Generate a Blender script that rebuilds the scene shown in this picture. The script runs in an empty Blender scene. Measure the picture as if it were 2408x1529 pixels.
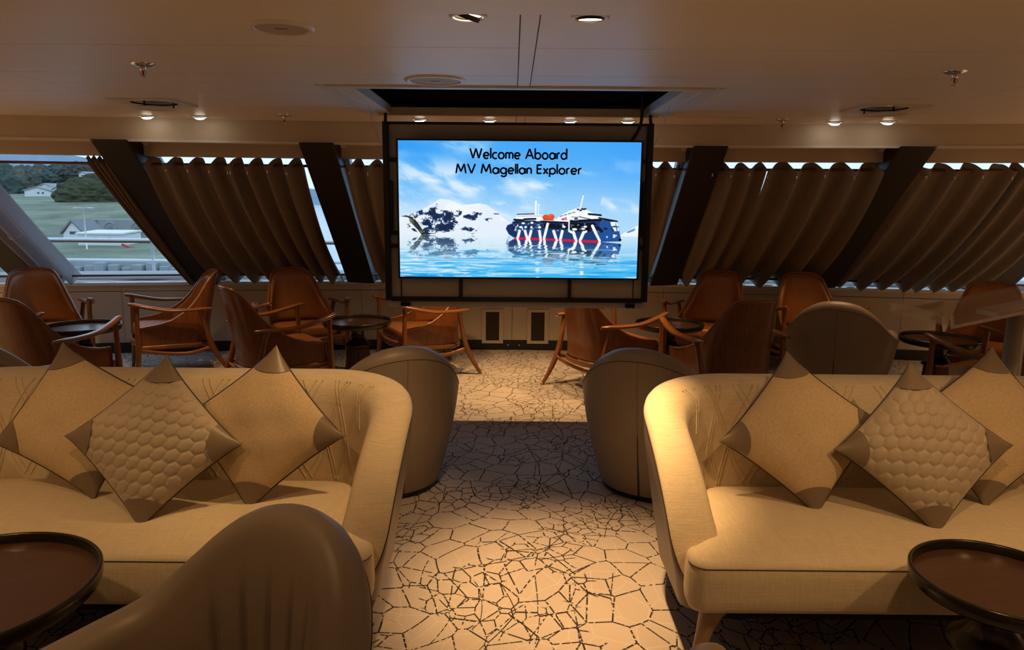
import bpy, bmesh, math, random
import numpy as np
from mathutils import Vector, Matrix

random.seed(7)
RNG = np.random.default_rng(7)
S = bpy.context.scene
COL = S.collection
PI = math.pi

# ------------------------------------------------------------------ camera
FPX, PITCH, ROLL, CAMH = 1700.0, math.radians(10.0), math.radians(0.5), 1.55
cam = bpy.data.cameras.new('camera')
cam.sensor_fit = 'HORIZONTAL'
cam.sensor_width = 36.0
cam.lens = FPX / 2408.0 * 36.0
cam.clip_start, cam.clip_end = 0.05, 3000.0
camo = bpy.data.objects.new('camera', cam)
COL.objects.link(camo)
camo.matrix_world = (Matrix.Translation((0, 0, CAMH)) @ Matrix.Rotation(PI / 2 - PITCH, 4, 'X')
                     @ Matrix.Rotation(ROLL, 4, 'Z'))
S.camera = camo

# ------------------------------------------------------------------ world: overcast daylight
world = bpy.data.worlds.new('overcast_sky')
S.world = world
world.use_nodes = True
_bg = world.node_tree.nodes['Background']
_bg.inputs[0].default_value = (0.57, 0.75, 0.95, 1)
_bg.inputs[1].default_value = 1.75

S.view_settings.view_transform = 'Standard'
S.view_settings.look = 'None'
S.view_settings.gamma = 1.0
S.view_settings.use_curve_mapping = False
S.view_settings.exposure = 0.0
S.cycles.use_denoising = True
S.cycles.max_bounces = 8
S.cycles.diffuse_bounces = 4
S.cycles.glossy_bounces = 4
S.cycles.transmission_bounces = 8
S.cycles.transparent_max_bounces = 8
S.cycles.sample_clamp_indirect = 6.0
S.cycles.caustics_reflective = False
S.cycles.caustics_refractive = False

WARM = (1.0, 0.585, 0.24)

# ------------------------------------------------------------------ helpers: objects
def link(o, parent=None):
    COL.objects.link(o)
    if parent is not None:
        o.parent = parent
    return o

def tag(o, label=None, cat=None, group=None, kind=None):
    if label: o['label'] = label
    if cat: o['category'] = cat
    if group: o['group'] = group
    if kind: o['kind'] = kind
    return o

def thing(name, label, cat, loc=(0, 0, 0), rz=0.0, group=None, kind=None):
    o = bpy.data.objects.new(name, None)
    o.empty_display_size = 0.1
    link(o)
    o.location = loc
    o.rotation_euler = (0, 0, rz)
    return tag(o, label, cat, group, kind)

def heading(fx, fy):
    """rotation that turns local +Y to face (fx, fy)"""
    return math.atan2(-fx, fy)

def build(name, verts, faces, mat, parent=None, smooth=True, fast=False):
    me = bpy.data.meshes.new(name)
    v = np.asarray(verts, dtype=np.float32)
    if isinstance(faces, np.ndarray):
        nf, k = faces.shape
        me.vertices.add(len(v))
        me.vertices.foreach_set('co', v.ravel())
        me.loops.add(nf * k)
        me.loops.foreach_set('vertex_index', faces.astype(np.int32).ravel())
        me.polygons.add(nf)
        me.polygons.foreach_set('loop_start', np.arange(0, nf * k, k, dtype=np.int32))
        me.polygons.foreach_set('loop_total', np.full(nf, k, dtype=np.int32))
        me.update(calc_edges=True)
        me.validate()
    else:
        me.from_pydata([tuple(map(float, p)) for p in v], [], faces)
        me.update()
    if smooth:
        me.polygons.foreach_set('use_smooth', np.ones(len(me.polygons), dtype=bool))
    if mat is not None:
        me.materials.append(mat)
    o = bpy.data.objects.new(name, me)
    return link(o, parent)

def gfaces(nu, nv, cu=False, cv=False, flip=False):
    """quads of a nu x nv vertex grid (index = i*nv + j)"""
    i = np.arange(nu if cu else nu - 1)
    j = np.arange(nv if cv else nv - 1)
    I, J = np.meshgrid(i, j, indexing='ij')
    I2, J2 = (I + 1) % nu, (J + 1) % nv
    f = np.stack([I * nv + J, I2 * nv + J, I2 * nv + J2, I * nv + J2], -1).reshape(-1, 4)
    return f[:, ::-1].copy() if flip else f

def from_bm(name, bm, mat, parent=None, smooth=False):
    me = bpy.data.meshes.new(name)
    bmesh.ops.recalc_face_normals(bm, faces=bm.faces[:])
    bm.to_mesh(me)
    bm.free()
    if smooth:
        me.polygons.foreach_set('use_smooth', np.ones(len(me.polygons), dtype=bool))
    if mat is not None:
        me.materials.append(mat)
    return link(bpy.data.objects.new(name, me), parent)

def bm_box(bm, a, b, M=None):
    vs = []
    for z in (a[2], b[2]):
        for x, y in ((a[0], a[1]), (b[0], a[1]), (b[0], b[1]), (a[0], b[1])):
            p = Vector((x, y, z))
            vs.append(bm.verts.new(M @ p if M else p))
    fs = [(0, 3, 2, 1), (4, 5, 6, 7), (0, 1, 5, 4), (1, 2, 6, 5), (2, 3, 7, 6), (3, 0, 4, 7)]
    return [bm.faces.new([vs[k] for k in f]) for f in fs]

def box(name, a, b, mat, parent=None, bev=0.0, seg=2, M=None):
    bm = bmesh.new()
    bm_box(bm, a, b, M)
    if bev > 0:
        bmesh.ops.bevel(bm, geom=bm.edges[:], offset=bev, segments=seg, profile=0.5, affect='EDGES')
    return from_bm(name, bm, mat, parent, smooth=False)

def hexa(name, pts8, mat, parent=None, bev=0.0):
    """box from 8 corners: 4 lower (ccw) then 4 upper"""
    bm = bmesh.new()
    vs = [bm.verts.new(p) for p in pts8]
    for f in [(0, 3, 2, 1), (4, 5, 6, 7), (0, 1, 5, 4), (1, 2, 6, 5), (2, 3, 7, 6), (3, 0, 4, 7)]:
        bm.faces.new([vs[k] for k in f])
    if bev > 0:
        bmesh.ops.bevel(bm, geom=bm.edges[:], offset=bev, segments=2, profile=0.5, affect='EDGES')
    return from_bm(name, bm, mat, parent)

def lathe_vf(prof, n=40, flute=None):
    prof = np.asarray(prof, float)
    th = np.linspace(0, 2 * PI, n, endpoint=False)
    r = prof[None, :, 0] * np.ones((n, 1))
    if flute is not None:
        r = r * flute(th)[:, None] if flute.__code__.co_argcount == 1 else flute(th[:, None], r)
    v = np.stack([r * np.cos(th)[:, None], r * np.sin(th)[:, None], np.ones((n, 1)) * prof[None, :, 1]], -1)
    return v.reshape(-1, 3), gfaces(n, len(prof), cu=True)

def lathe(name, prof, mat, parent=None, n=40, loc=(0, 0, 0), flute=None, smooth=True):
    v, f = lathe_vf(prof, n, flute)
    o = build(name, v, f, mat, parent, smooth)
    o.location = loc
    return o

def spline(pts, n):
    """Catmull-Rom through pts (each row may hold more than 3 values)"""
    P = np.asarray(pts, float)
    Q = np.vstack([2 * P[0] - P[1], P, 2 * P[-1] - P[-2]])
    t = np.linspace(0, len(P) - 1, n)
    k = np.minimum(t.astype(int), len(P) - 2)
    u = (t - k)[:, None]
    a, b, c, d = Q[k], Q[k + 1], Q[k + 2], Q[k + 3]
    return 0.5 * (2 * b + (c - a) * u + (2 * a - 5 * b + 4 * c - d) * u ** 2 + (3 * b - a - 3 * c + d) * u ** 3)

def tube_vf(pts, rad, n=10, up=(0, 0, 1), flat=1.0, rad2=None, cap=True):
    P = np.asarray(pts, float)
    m = len(P)
    R = np.broadcast_to(np.asarray(rad, float), (m,))
    R2 = R * flat if rad2 is None else np.broadcast_to(np.asarray(rad2, float), (m,))
    T = np.gradient(P, axis=0)
    T /= np.linalg.norm(T, axis=1)[:, None] + 1e-12
    U = np.asarray(up, float)
    A = np.cross(T, U)
    bad = np.linalg.norm(A, axis=1) < 1e-3
    A[bad] = np.cross(T[bad], np.array([1.0, 0.2, 0]))
    A /= np.linalg.norm(A, axis=1)[:, None]
    B = np.cross(A, T)
    th = np.linspace(0, 2 * PI, n, endpoint=False)
    v = P[:, None] + R[:, None, None] * np.cos(th)[None, :, None] * A[:, None] + R2[:, None, None] * np.sin(th)[None, :, None] * B[:, None]
    f = gfaces(m, n, cv=True).tolist()
    v = v.reshape(-1, 3)
    if cap:
        f.append(list(range(n))[::-1])
        f.append(list(range((m - 1) * n, m * n)))
    return v, f

def tube(name, pts, rad, mat, parent=None, n=10, up=(0, 0, 1), flat=1.0, rad2=None):
    v, f = tube_vf(pts, rad, n, up, flat, rad2)
    return build(name, v, f, mat, parent)

def copy_tree(o, parent=None):
    c = o.copy()
    COL.objects.link(c)
    c.parent = parent
    for ch in list(o.children):
        copy_tree(ch, c)
    return c

def place(proto, used, loc, rz, label, group=None):
    o = copy_tree(proto) if used else proto
    o.location = loc
    o.rotation_euler = (0, 0, rz)
    o['label'] = label
    if group: o['group'] = group
    return o

# ------------------------------------------------------------------ helpers: materials
def newmat(name):
    m = bpy.data.materials.new(name)
    m.use_nodes = True
    return m, m.node_tree, m.node_tree.nodes['Principled BSDF']

def mat(name, color, rough=0.6, metal=0.0, spec=0.5, var=None, bump=None, stretch=(1, 1, 1), coat=0.0, emit=None, sheen=0.0):
    """var=(scale, amount) colour mottling, bump=(scale, strength); stretch scales the object coordinates"""
    m, nt, b = newmat(name)
    b.inputs['Base Color'].default_value = (*color, 1)
    b.inputs['Roughness'].default_value = rough
    b.inputs['Metallic'].default_value = metal
    b.inputs['Specular IOR Level'].default_value = spec
    if coat:
        b.inputs['Coat Weight'].default_value = coat
        b.inputs['Coat Roughness'].default_value = 0.12
    if sheen:
        b.inputs['Sheen Weight'].default_value = sheen
        b.inputs['Sheen Roughness'].default_value = 0.5
    if emit:
        b.inputs['Emission Color'].default_value = (*emit[0], 1)
        b.inputs['Emission Strength'].default_value = emit[1]
    L = nt.links
    if var or bump:
        tc = nt.nodes.new('ShaderNodeTexCoord')
        mp = nt.nodes.new('ShaderNodeMapping')
        mp.inputs['Scale'].default_value = stretch
        L.new(tc.outputs['Object'], mp.inputs[0])
    if var:
        nz = nt.nodes.new('ShaderNodeTexNoise')
        nz.inputs['Scale'].default_value = var[0]
        nz.inputs['Detail'].default_value = 5
        nz.inputs['Roughness'].default_value = 0.62
        L.new(mp.outputs[0], nz.inputs['Vector'])
        mr = nt.nodes.new('ShaderNodeMapRange')
        mr.inputs[1].default_value, mr.inputs[2].default_value = 0.25, 0.75
        mr.inputs[3].default_value, mr.inputs[4].default_value = 1 - var[1], 1 + var[1]
        L.new(nz.outputs[0], mr.inputs[0])
        mx = nt.nodes.new('ShaderNodeMix')
        mx.data_type = 'RGBA'
        mx.blend_type = 'MULTIPLY'
        mx.inputs[0].default_value = 1
        mx.inputs[6].default_value = (*color, 1)
        L.new(mr.outputs[0], mx.inputs[7])
        L.new(mx.outputs[2], b.inputs['Base Color'])
    if bump:
        n2 = nt.nodes.new('ShaderNodeTexNoise')
        n2.inputs['Scale'].default_value = bump[0]
        n2.inputs['Detail'].default_value = 3
        L.new(mp.outputs[0], n2.inputs['Vector'])
        bp = nt.nodes.new('ShaderNodeBump')
        bp.inputs['Strength'].default_value = bump[1]
        bp.inputs['Distance'].default_value = 0.004
        L.new(n2.outputs[0], bp.inputs['Height'])
        L.new(bp.outputs[0], b.inputs['Normal'])
    return m

def mat_weave(name, color, sx, sy, sz, amount=0.18, strength=0.35, rough=0.85, cross=(1, 1, 1)):
    """woven cloth: two crossed sets of stretched thread noise"""
    m, nt, b = newmat(name)
    L = nt.links
    b.inputs['Roughness'].default_value = rough
    b.inputs['Specular IOR Level'].default_value = 0.2
    b.inputs['Sheen Weight'].default_value = 0.15
    tc = nt.nodes.new('ShaderNodeTexCoord')
    outs = []
    for k, sc in enumerate(((sx, sy, sz), cross)):
        mp = nt.nodes.new('ShaderNodeMapping')
        mp.inputs['Scale'].default_value = sc
        mp.inputs['Location'].default_value = (k * 3.1, k * 1.7, k * 5.3)
        L.new(tc.outputs['Object'], mp.inputs[0])
        nz = nt.nodes.new('ShaderNodeTexNoise')
        nz.inputs['Scale'].default_value = 1
        nz.inputs['Detail'].default_value = 3
        nz.inputs['Roughness'].default_value = 0.7
        L.new(mp.outputs[0], nz.inputs['Vector'])
        outs.append(nz.outputs[0])
    ad = nt.nodes.new('ShaderNodeMath')
    ad.operation = 'MULTIPLY_ADD'
    ad.inputs[1].default_value = 0.6
    L.new(outs[1], ad.inputs[0])
    ms = nt.nodes.new('ShaderNodeMath')
    ms.operation = 'MULTIPLY'
    ms.inputs[1].default_value = 0.6
    L.new(outs[0], ms.inputs[0])
    L.new(ms.outputs[0], ad.inputs[2])
    mr = nt.nodes.new('ShaderNodeMapRange')
    mr.inputs[1].default_value, mr.inputs[2].default_value = 0.4, 0.8
    mr.inputs[3].default_value, mr.inputs[4].default_value = 1 - amount, 1 + amount
    L.new(ad.outputs[0], mr.inputs[0])
    mx = nt.nodes.new('ShaderNodeMix')
    mx.data_type = 'RGBA'
    mx.blend_type = 'MULTIPLY'
    mx.inputs[0].default_value = 1
    mx.inputs[6].default_value = (*color, 1)
    L.new(mr.outputs[0], mx.inputs[7])
    L.new(mx.outputs[2], b.inputs['Base Color'])
    bp = nt.nodes.new('ShaderNodeBump')
    bp.inputs['Strength'].default_value = strength
    bp.inputs['Distance'].default_value = 0.003
    L.new(ad.outputs[0], bp.inputs['Height'])
    L.new(bp.outputs[0], b.inputs['Normal'])
    return m

def mat_emit(name, color, strength):
    m, nt, b = newmat(name)
    b.inputs['Base Color'].default_value = (*color, 1)
    b.inputs['Emission Color'].default_value = (*color, 1)
    b.inputs['Emission Strength'].default_value = strength
    return m

def mat_glass(name, tint=(0.95, 0.98, 1.0), rough=0.0):
    m, nt, b = newmat(name)
    L = nt.links
    nt.nodes.remove(b)
    out = nt.nodes['Material Output']
    tr = nt.nodes.new('ShaderNodeBsdfTransparent')
    tr.inputs[0].default_value = (*tint, 1)
    gl = nt.nodes.new('ShaderNodeBsdfGlossy')
    gl.inputs['Roughness'].default_value = rough
    # two-sided reflectance of a thin pane: weak face-on, strong at grazing angles
    lw = nt.nodes.new('ShaderNodeLayerWeight')
    lw.inputs[0].default_value = 0.5
    pw = nt.nodes.new('ShaderNodeMath')
    pw.operation = 'POWER'
    pw.inputs[1].default_value = 5.0
    L.new(lw.outputs['Facing'], pw.inputs[0])
    ma = nt.nodes.new('ShaderNodeMath')
    ma.operation = 'MULTIPLY_ADD'
    ma.inputs[1].default_value = 0.8
    ma.inputs[2].default_value = 0.035
    L.new(pw.outputs[0], ma.inputs[0])
    mx = nt.nodes.new('ShaderNodeMixShader')
    L.new(ma.outputs[0], mx.inputs[0])
    L.new(tr.outputs[0], mx.inputs[1])
    L.new(gl.outputs[0], mx.inputs[2])
    L.new(mx.outputs[0], out.inputs[0])
    return m

def mat_carpet():
    m, nt, b = newmat('carpet_crackle')
    L = nt.links
    N = nt.nodes.new
    b.inputs['Roughness'].default_value = 0.95
    b.inputs['Specular IOR Level'].default_value = 0.1
    tc = N('ShaderNodeTexCoord')
    def vmath(op, a, bb=None, val=None):
        n = N('ShaderNodeVectorMath')
        n.operation = op
        L.new(a, n.inputs[0])
        if bb is not None: L.new(bb, n.inputs[1])
        if val is not None:
            if op == 'SCALE': n.inputs['Scale'].default_value = val
            else: n.inputs[1].default_value = val
        return n.outputs[0]
    def math_(op, a, bb=None, v2=None, v3=None):
        n = N('ShaderNodeMath')
        n.operation = op
        L.new(a, n.inputs[0])
        if bb is not None: L.new(bb, n.inputs[1])
        elif v2 is not None: n.inputs[1].default_value = v2
        if v3 is not None: n.inputs[2].default_value = v3
        return n.outputs[0]
    def noise(vec, scale, detail=2, col=False):
        n = N('ShaderNodeTexNoise')
        n.inputs['Scale'].default_value = scale
        n.inputs['Detail'].default_value = detail
        L.new(vec, n.inputs['Vector'])
        return n.outputs[1] if col else n.outputs[0]
    co = tc.outputs['Object']
    # bend the cells with a slow swirl so that their size changes from place to place
    sw = vmath('SCALE', vmath('SUBTRACT', noise(co, 1.3, 0, True), val=(0.5, 0.5, 0.5)), val=0.30)
    co2 = vmath('ADD', co, sw)
    def edges(vec, scale, rnd, width):
        v = N('ShaderNodeTexVoronoi')
        v.feature = 'DISTANCE_TO_EDGE'
        v.voronoi_dimensions = '2D'
        v.inputs['Scale'].default_value = scale
        v.inputs['Randomness'].default_value = rnd
        L.new(vec, v.inputs['Vector'])
        mr = N('ShaderNodeMapRange')
        mr.inputs[1].default_value, mr.inputs[2].default_value = width * scale * 0.62, width * scale
        mr.inputs[3].default_value, mr.inputs[4].default_value = 1, 0
        L.new(v.outputs['Distance'], mr.inputs[0])
        return mr.outputs[0]
    e1 = edges(co2, 7.4, 1.0, 0.0038)
    e2 = edges(vmath('ADD', co2, val=(3.3, 7.1, 0)), 13.0, 1.0, 0.0036)
    msk = N('ShaderNodeMapRange')
    msk.inputs[1].default_value, msk.inputs[2].default_value = 0.52, 0.535
    L.new(noise(co, 2.6, 0), msk.inputs[0])
    e2 = math_('MULTIPLY', e2, msk.outputs[0])
    st_ = N('ShaderNodeMapping')
    st_.inputs['Rotation'].default_value = (0, 0, 0.5)
    st_.inputs['Scale'].default_value = (1.5, 0.75, 1)
    L.new(co2, st_.inputs[0])
    e3 = edges(st_.outputs[0], 4.6, 1.0, 0.0038)
    msk3 = N('ShaderNodeMapRange')
    msk3.inputs[1].default_value, msk3.inputs[2].default_value = 0.47, 0.48
    L.new(noise(vmath('ADD', co, val=(9.1, 2.3, 0)), 2.2, 0), msk3.inputs[0])
    e3 = math_('MULTIPLY', e3, msk3.outputs[0])
    dark = math_('MAXIMUM', math_('MAXIMUM', e1, e2), e3)
    # stitched look: short breaks along the lines
    dash = N('ShaderNodeMapRange')
    dash.inputs[1].default_value, dash.inputs[2].default_value = 0.34, 0.41
    L.new(noise(co, 62.0, 0), dash.inputs[0])
    dark = math_('MULTIPLY', dark, dash.outputs[0])
    pale = edges(vmath('ADD', co2, val=(1.9, 4.7, 0)), 8.5, 1.0, 0.0028)
    pile = noise(co, 330.0, 2)
    pr = N('ShaderNodeMapRange')
    pr.inputs[1].default_value, pr.inputs[2].default_value = 0.25, 0.75
    pr.inputs[3].default_value, pr.inputs[4].default_value = 0.84, 1.16
    L.new(pile, pr.inputs[0])
    def mixc(fac, a, c2, blend='MIX'):
        n = N('ShaderNodeMix')
        n.data_type = 'RGBA'
        n.blend_type = blend
        if hasattr(fac, 'links'): L.new(fac, n.inputs[0])
        else: n.inputs[0].default_value = fac
        for s, i in ((a, 6), (c2, 7)):
            if hasattr(s, 'links'): L.new(s, n.inputs[i])
            else: n.inputs[i].default_value = (*s, 1)
        return n.outputs[2]
    base = mixc(math_('MULTIPLY', pale, v2=0.35), (0.46, 0.40, 0.36), (0.62, 0.56, 0.50))
    base = mixc(1.0, base, pr.outputs[0], 'MULTIPLY')
    base = mixc(math_('MULTIPLY', dark, v2=0.96), base, (0.012, 0.011, 0.012))
    L.new(base, b.inputs['Base Color'])
    bp = N('ShaderNodeBump')
    bp.inputs['Strength'].default_value = 0.25
    bp.inputs['Distance'].default_value = 0.003
    L.new(pile, bp.inputs['Height'])
    L.new(bp.outputs[0], b.inputs['Normal'])
    return m

M = {}
M['carpet'] = mat_carpet()
M['ceiling'] = mat('ceiling_panel_lacquer', (0.84, 0.78, 0.71), 0.42, var=(1.5, 0.03), bump=(260, 0.05))
M['ceil_gap'] = mat('ceiling_joint', (0.30, 0.23, 0.17), 0.8)
M['white_trim'] = mat('white_lacquer', (0.74, 0.72, 0.69), 0.35)
M['beam'] = mat('beige_wall_panel', (0.62, 0.54, 0.44), 0.55, var=(2.0, 0.04))
M['panel_gap'] = mat('panel_joint_dark', (0.10, 0.08, 0.06), 0.8)
M['sill'] = mat('white_sill', (0.80, 0.80, 0.79), 0.35)
M['basebd'] = mat('black_baseboard', (0.016, 0.014, 0.013), 0.45)
M['mullion'] = mat('dark_brown_window_post', (0.010, 0.008, 0.007), 0.5)
M['winframe'] = mat('white_window_frame', (0.78, 0.80, 0.82), 0.4)
M['glass'] = mat_glass('window_glass', (0.93, 0.97, 1.0))
M['curtain'] = mat_weave('brown_curtain_cloth', (0.25, 0.205, 0.165), 260, 260, 18, 0.14, 0.25, cross=(22, 22, 420))
M['curtain2'] = mat_weave('grey_curtain_lining', (0.52, 0.52, 0.54), 260, 260, 18, 0.10, 0.2, cross=(22, 22, 420))
_nt = M['curtain2'].node_tree
_tl = _nt.nodes.new('ShaderNodeBsdfTranslucent'); _tl.inputs[0].default_value = (0.62, 0.63, 0.66, 1)
_mx = _nt.nodes.new('ShaderNodeMixShader'); _mx.inputs[0].default_value = 0.5
_nt.links.new(_nt.nodes['Principled BSDF'].outputs[0], _mx.inputs[1]); _nt.links.new(_tl.outputs[0], _mx.inputs[2])
_nt.links.new(_mx.outputs[0], _nt.nodes['Material Output'].inputs[0])
M['rod'] = mat('dark_wood_rod', (0.13, 0.055, 0.022), 0.35)
M['chrome'] = mat('chrome', (0.82, 0.82, 0.82), 0.12, metal=1.0)
M['black'] = mat('black_paint', (0.012, 0.012, 0.012), 0.4)
M['matte_black'] = mat('matte_black', (0.008, 0.008, 0.008), 0.85)
M['walldark'] = mat('beige_room_wall', (0.58, 0.49, 0.38), 0.6, var=(1.2, 0.06))
M['leather'] = mat('taupe_leather', (0.27, 0.215, 0.165), 0.42, var=(9, 0.05), bump=(420, 0.10))
M['leather_cap'] = mat('olive_brown_leather', (0.20, 0.15, 0.105), 0.40, var=(12, 0.06), bump=(420, 0.10))
M['piping'] = mat('dark_piping', (0.035, 0.028, 0.022), 0.6)
M['linen'] = mat_weave('cream_linen', (0.64, 0.535, 0.375), 14, 14, 330, 0.17, 0.42, cross=(330, 330, 12))
M['linen_seat'] = mat_weave('cream_linen_seat', (0.64, 0.535, 0.375), 12, 300, 300, 0.16, 0.40, cross=(330, 14, 14))
M['stitch'] = mat('linen_stitching', (0.57, 0.47, 0.32), 0.9)
M['woven'] = mat_weave('tan_basket_weave', (0.56, 0.43, 0.27), 240, 240, 240, 0.20, 0.5, cross=(120, 120, 120))
M['quilt'] = mat('taupe_velvet', (0.40, 0.325, 0.245), 0.62, var=(14, 0.06), sheen=0.25)
M['cognac'] = mat('cognac_leather', (0.29, 0.105, 0.024), 0.34, var=(7, 0.09), bump=(380, 0.08))
M['teak'] = mat('teak_wood', (0.185, 0.066, 0.021), 0.30, var=(9, 0.28), stretch=(7, 7, 0.6), coat=0.25)
M['teak_h'] = mat('teak_wood_rail', (0.225, 0.082, 0.025), 0.26, var=(9, 0.25), stretch=(6, 0.7, 6), coat=0.3)
M['tabletop'] = mat('walnut_table_top', (0.062, 0.027, 0.013), 0.28, var=(8, 0.35), stretch=(0.6, 9, 9), coat=0.2)
M['tablerim'] = mat('black_lacquer', (0.012, 0.010, 0.009), 0.22)
M['tablebase'] = mat('dark_stained_base', (0.045, 0.021, 0.011), 0.33, var=(10, 0.25), stretch=(6, 6, 0.8))
M['sofaleg'] = mat('bronze_lacquer_leg', (0.30, 0.20, 0.11), 0.35)
M['backpanel'] = mat('lift_panel_lacquer', (0.66, 0.58, 0.50), 0.5, var=(2.0, 0.05))
M['tvblack'] = mat('tv_bezel', (0.006, 0.006, 0.007), 0.3)
M['ink'] = mat('screen_ink', (0.004, 0.006, 0.010), 0.6, spec=0.0)
M['lens'] = mat_emit('lamp_lens', (1.0, 0.86, 0.66), 14.0)
M['lens_dim'] = mat_emit('lamp_lens_side', (1.0, 0.86, 0.60), 5.0)
M['grille'] = mat('dark_vent_mesh', (0.035, 0.028, 0.022), 0.7, bump=(500, 0.4))
M['speaker'] = mat('speaker_mesh', (0.46, 0.40, 0.34), 0.6, bump=(900, 0.3))
M['red'] = mat('red_bulb', (0.6, 0.02, 0.01), 0.2)
M['acrylic'] = mat_glass('clear_acrylic', (0.88, 0.86, 0.84), 0.05)
M['acrylic_edge'] = mat('acrylic_edge', (0.62, 0.58, 0.56), 0.25)
M['silver'] = mat('brushed_silver_post', (0.52, 0.47, 0.42), 0.38, metal=0.35)
M['grass'] = mat('grass', (0.155, 0.18, 0.115), 0.95, var=(0.11, 0.55))
M['dirt'] = mat('gravel', (0.34, 0.32, 0.24), 0.95, var=(0.2, 0.2))
M['concrete'] = mat('concrete', (0.27, 0.29, 0.29), 0.9, var=(0.4, 0.15))
M['leaf'] = mat('hazy_tree_leaves', (0.045, 0.068, 0.058), 0.95, var=(0.35, 0.6))  # leaf colour shifted to blue to stand in for distance haze
M['leaf2'] = mat('shrub_leaves', (0.045, 0.055, 0.027), 0.95, var=(0.4, 0.6))
M['bark'] = mat('bark', (0.10, 0.08, 0.06), 0.9)
M['hwhite'] = mat('white_house_paint', (0.74, 0.74, 0.72), 0.8)
M['roof'] = mat('grey_roof', (0.17, 0.19, 0.21), 0.8)
M['hwin'] = mat('house_window', (0.05, 0.08, 0.11), 0.2)
M['mount'] = mat('far_mountain', (0.15, 0.23, 0.31), 1.0, var=(0.01, 0.2))
M['water'] = mat('harbour_water', (0.10, 0.16, 0.20), 0.15)
M['redpaint'] = mat('red_barrier', (0.55, 0.10, 0.08), 0.7)

# ================================================================== THE ROOM
ZC = 2.12                                   # ceiling height
BAY = 1.53
CURV = 0.021
def arc(y0, x): return y0 - CURV * x * x
YW, YG = 7.33, 7.55                         # wall under the sill, foot of the glass
KS = list(range(-5, 6))
XS = [k * BAY for k in KS]
SL = 0.832                                  # the glass rises 0.832 per metre towards the room
def glass_pt(x, dy, off=0.0):
    """point of the raked window plane dy metres in from its foot, off metres into the room"""
    ln = math.hypot(1, SL)
    return Vector((x, arc(YG, x) - dy - off * SL / ln, 0.74 + SL * dy - off / ln))

floor = box('floor', (-7.8, -4.2, -0.08), (7.8, 8.2, 0.0), M['carpet'])
tag(floor, 'taupe carpet with a black crackle line pattern', kind='structure')
for nm, a, b in (('wall_left', (-7.8, -4.2, 0), (-7.65, 8.2, 2.6)), ('wall_right', (7.65, -4.2, 0), (7.8, 8.2, 2.6)),
                 ('wall_back', (-7.65, -4.2, 0), (7.65, -4.05, 2.6))):
    tag(box(nm, a, b, M['walldark']), 'plain beige panelled ' + nm.split('_')[1] + ' wall of the lounge', kind='structure')

# --- ceiling: slab with the opening for the screen, panels hung under it
RX0, RX1, RY0, RY1 = -0.93, 0.99, 3.97, 5.16     # opening
bm = bmesh.new()
for a, b in (((-7.65, -4.05), (7.65, RY0)), ((-7.65, RY1), (7.65, 6.3)), ((-7.65, RY0), (RX0, RY1)), ((RX1, RY0), (7.65, RY1))):
    bm_box(bm, (a[0], a[1], ZC + 0.012), (b[0], b[1], ZC + 0.08))
ceiling = from_bm('ceiling', bm, M['ceil_gap'])
tag(ceiling, 'low ceiling of wide beige lacquered panels with thin joints', kind='structure')
G = 0.0022
cols = [(-7.65, -4.95), (-4.95, -2.43), (-2.43, 0.018), (0.018, 0.082), (0.082, 2.55), (2.55, 5.05), (5.05, 7.65)]
rows = [-4.05 + 0.0] + [2.29 + 0.65 * k for k in range(-9, 6)] + [5.84]
rows = [r for r in rows if r >= -4.05]
def ceil_panel(x0, x1, y0, y1, drop=0.0):
    if x1 - x0 < 0.01 or y1 - y0 < 0.02: return
    box('ceiling_panel', (x0 + G, y0 + G, ZC - drop), (x1 - G, y1 - G, ZC + 0.0115), M['ceiling'], ceiling)
for ci, (x0, x1) in enumerate(cols):
    rr = rows if ci != 3 else [-4.05, -0.3, RY0 - 0.06, RY1, 5.84]
    for y0, y1 in zip(rr[:-1], rr[1:]):
        # cut the opening (with its trim) out of the panels
        ox0, ox1, oy0, oy1 = RX0 - 0.06, RX1 + 0.06, RY0 - 0.06, RY1 + 0.02
        if x1 <= ox0 or x0 >= ox1 or y1 <= oy0 or y0 >= oy1:
            ceil_panel(x0, x1, y0, y1, 0.001 if ci == 3 else 0)
            continue
        if y0 < oy0: ceil_panel(x0, x1, y0, oy0)
        if y1 > oy1: ceil_panel(x0, x1, oy1, y1)
        ya, yb = max(y0, oy0), min(y1, oy1)
        if x0 < ox0: ceil_panel(x0, ox0, ya, yb)
        if x1 > ox1: ceil_panel(ox1, x1, ya, yb)
# cross beam just at the top of the view
tag(box('trim_1', (-7.65, 1.72, ZC - 0.035), (7.65, 2.285, ZC + 0.0), M['ceiling'], None, 0.012),
    'shallow beige beam running across the ceiling', kind='structure')
# recess lining and its stepped trim
bm = bmesh.new()
t = 0.02
zt = ZC + 0.42
bm_box(bm, (RX0 - t, RY0 - t, ZC + 0.012), (RX0, RY1 + t, zt)); bm_box(bm, (RX1, RY0 - t, ZC + 0.012), (RX1 + t, RY1 + t, zt))
bm_box(bm, (RX0, RY0 - t, ZC + 0.012), (RX1, RY0, zt)); bm_box(bm, (RX0, RY1, ZC + 0.012), (RX1, RY1 + t, zt))
bm_box(bm, (RX0 - t, RY0 - t, zt), (RX1 + t, RY1 + t, zt + t))
tag(from_bm('recess_lining', bm, M['matte_black'], ceiling), 'black lining of the screen recess')
for nm, (a, b) in {'recess_trim': ((RX0 - 0.06, RY0 - 0.06), (RX1 + 0.06, RY0)), 'recess_trim.001': ((RX0 - 0.06, RY0), (RX0, RY1 + 0.02)),
                   'recess_trim.002': ((RX1, RY0), (RX1 + 0.06, RY1 + 0.02))}.items():
    box('recess_trim', (a[0], a[1], ZC - 0.012), (b[0], b[1], ZC + 0.02), M['white_trim'], ceiling, 0.004)
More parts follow.
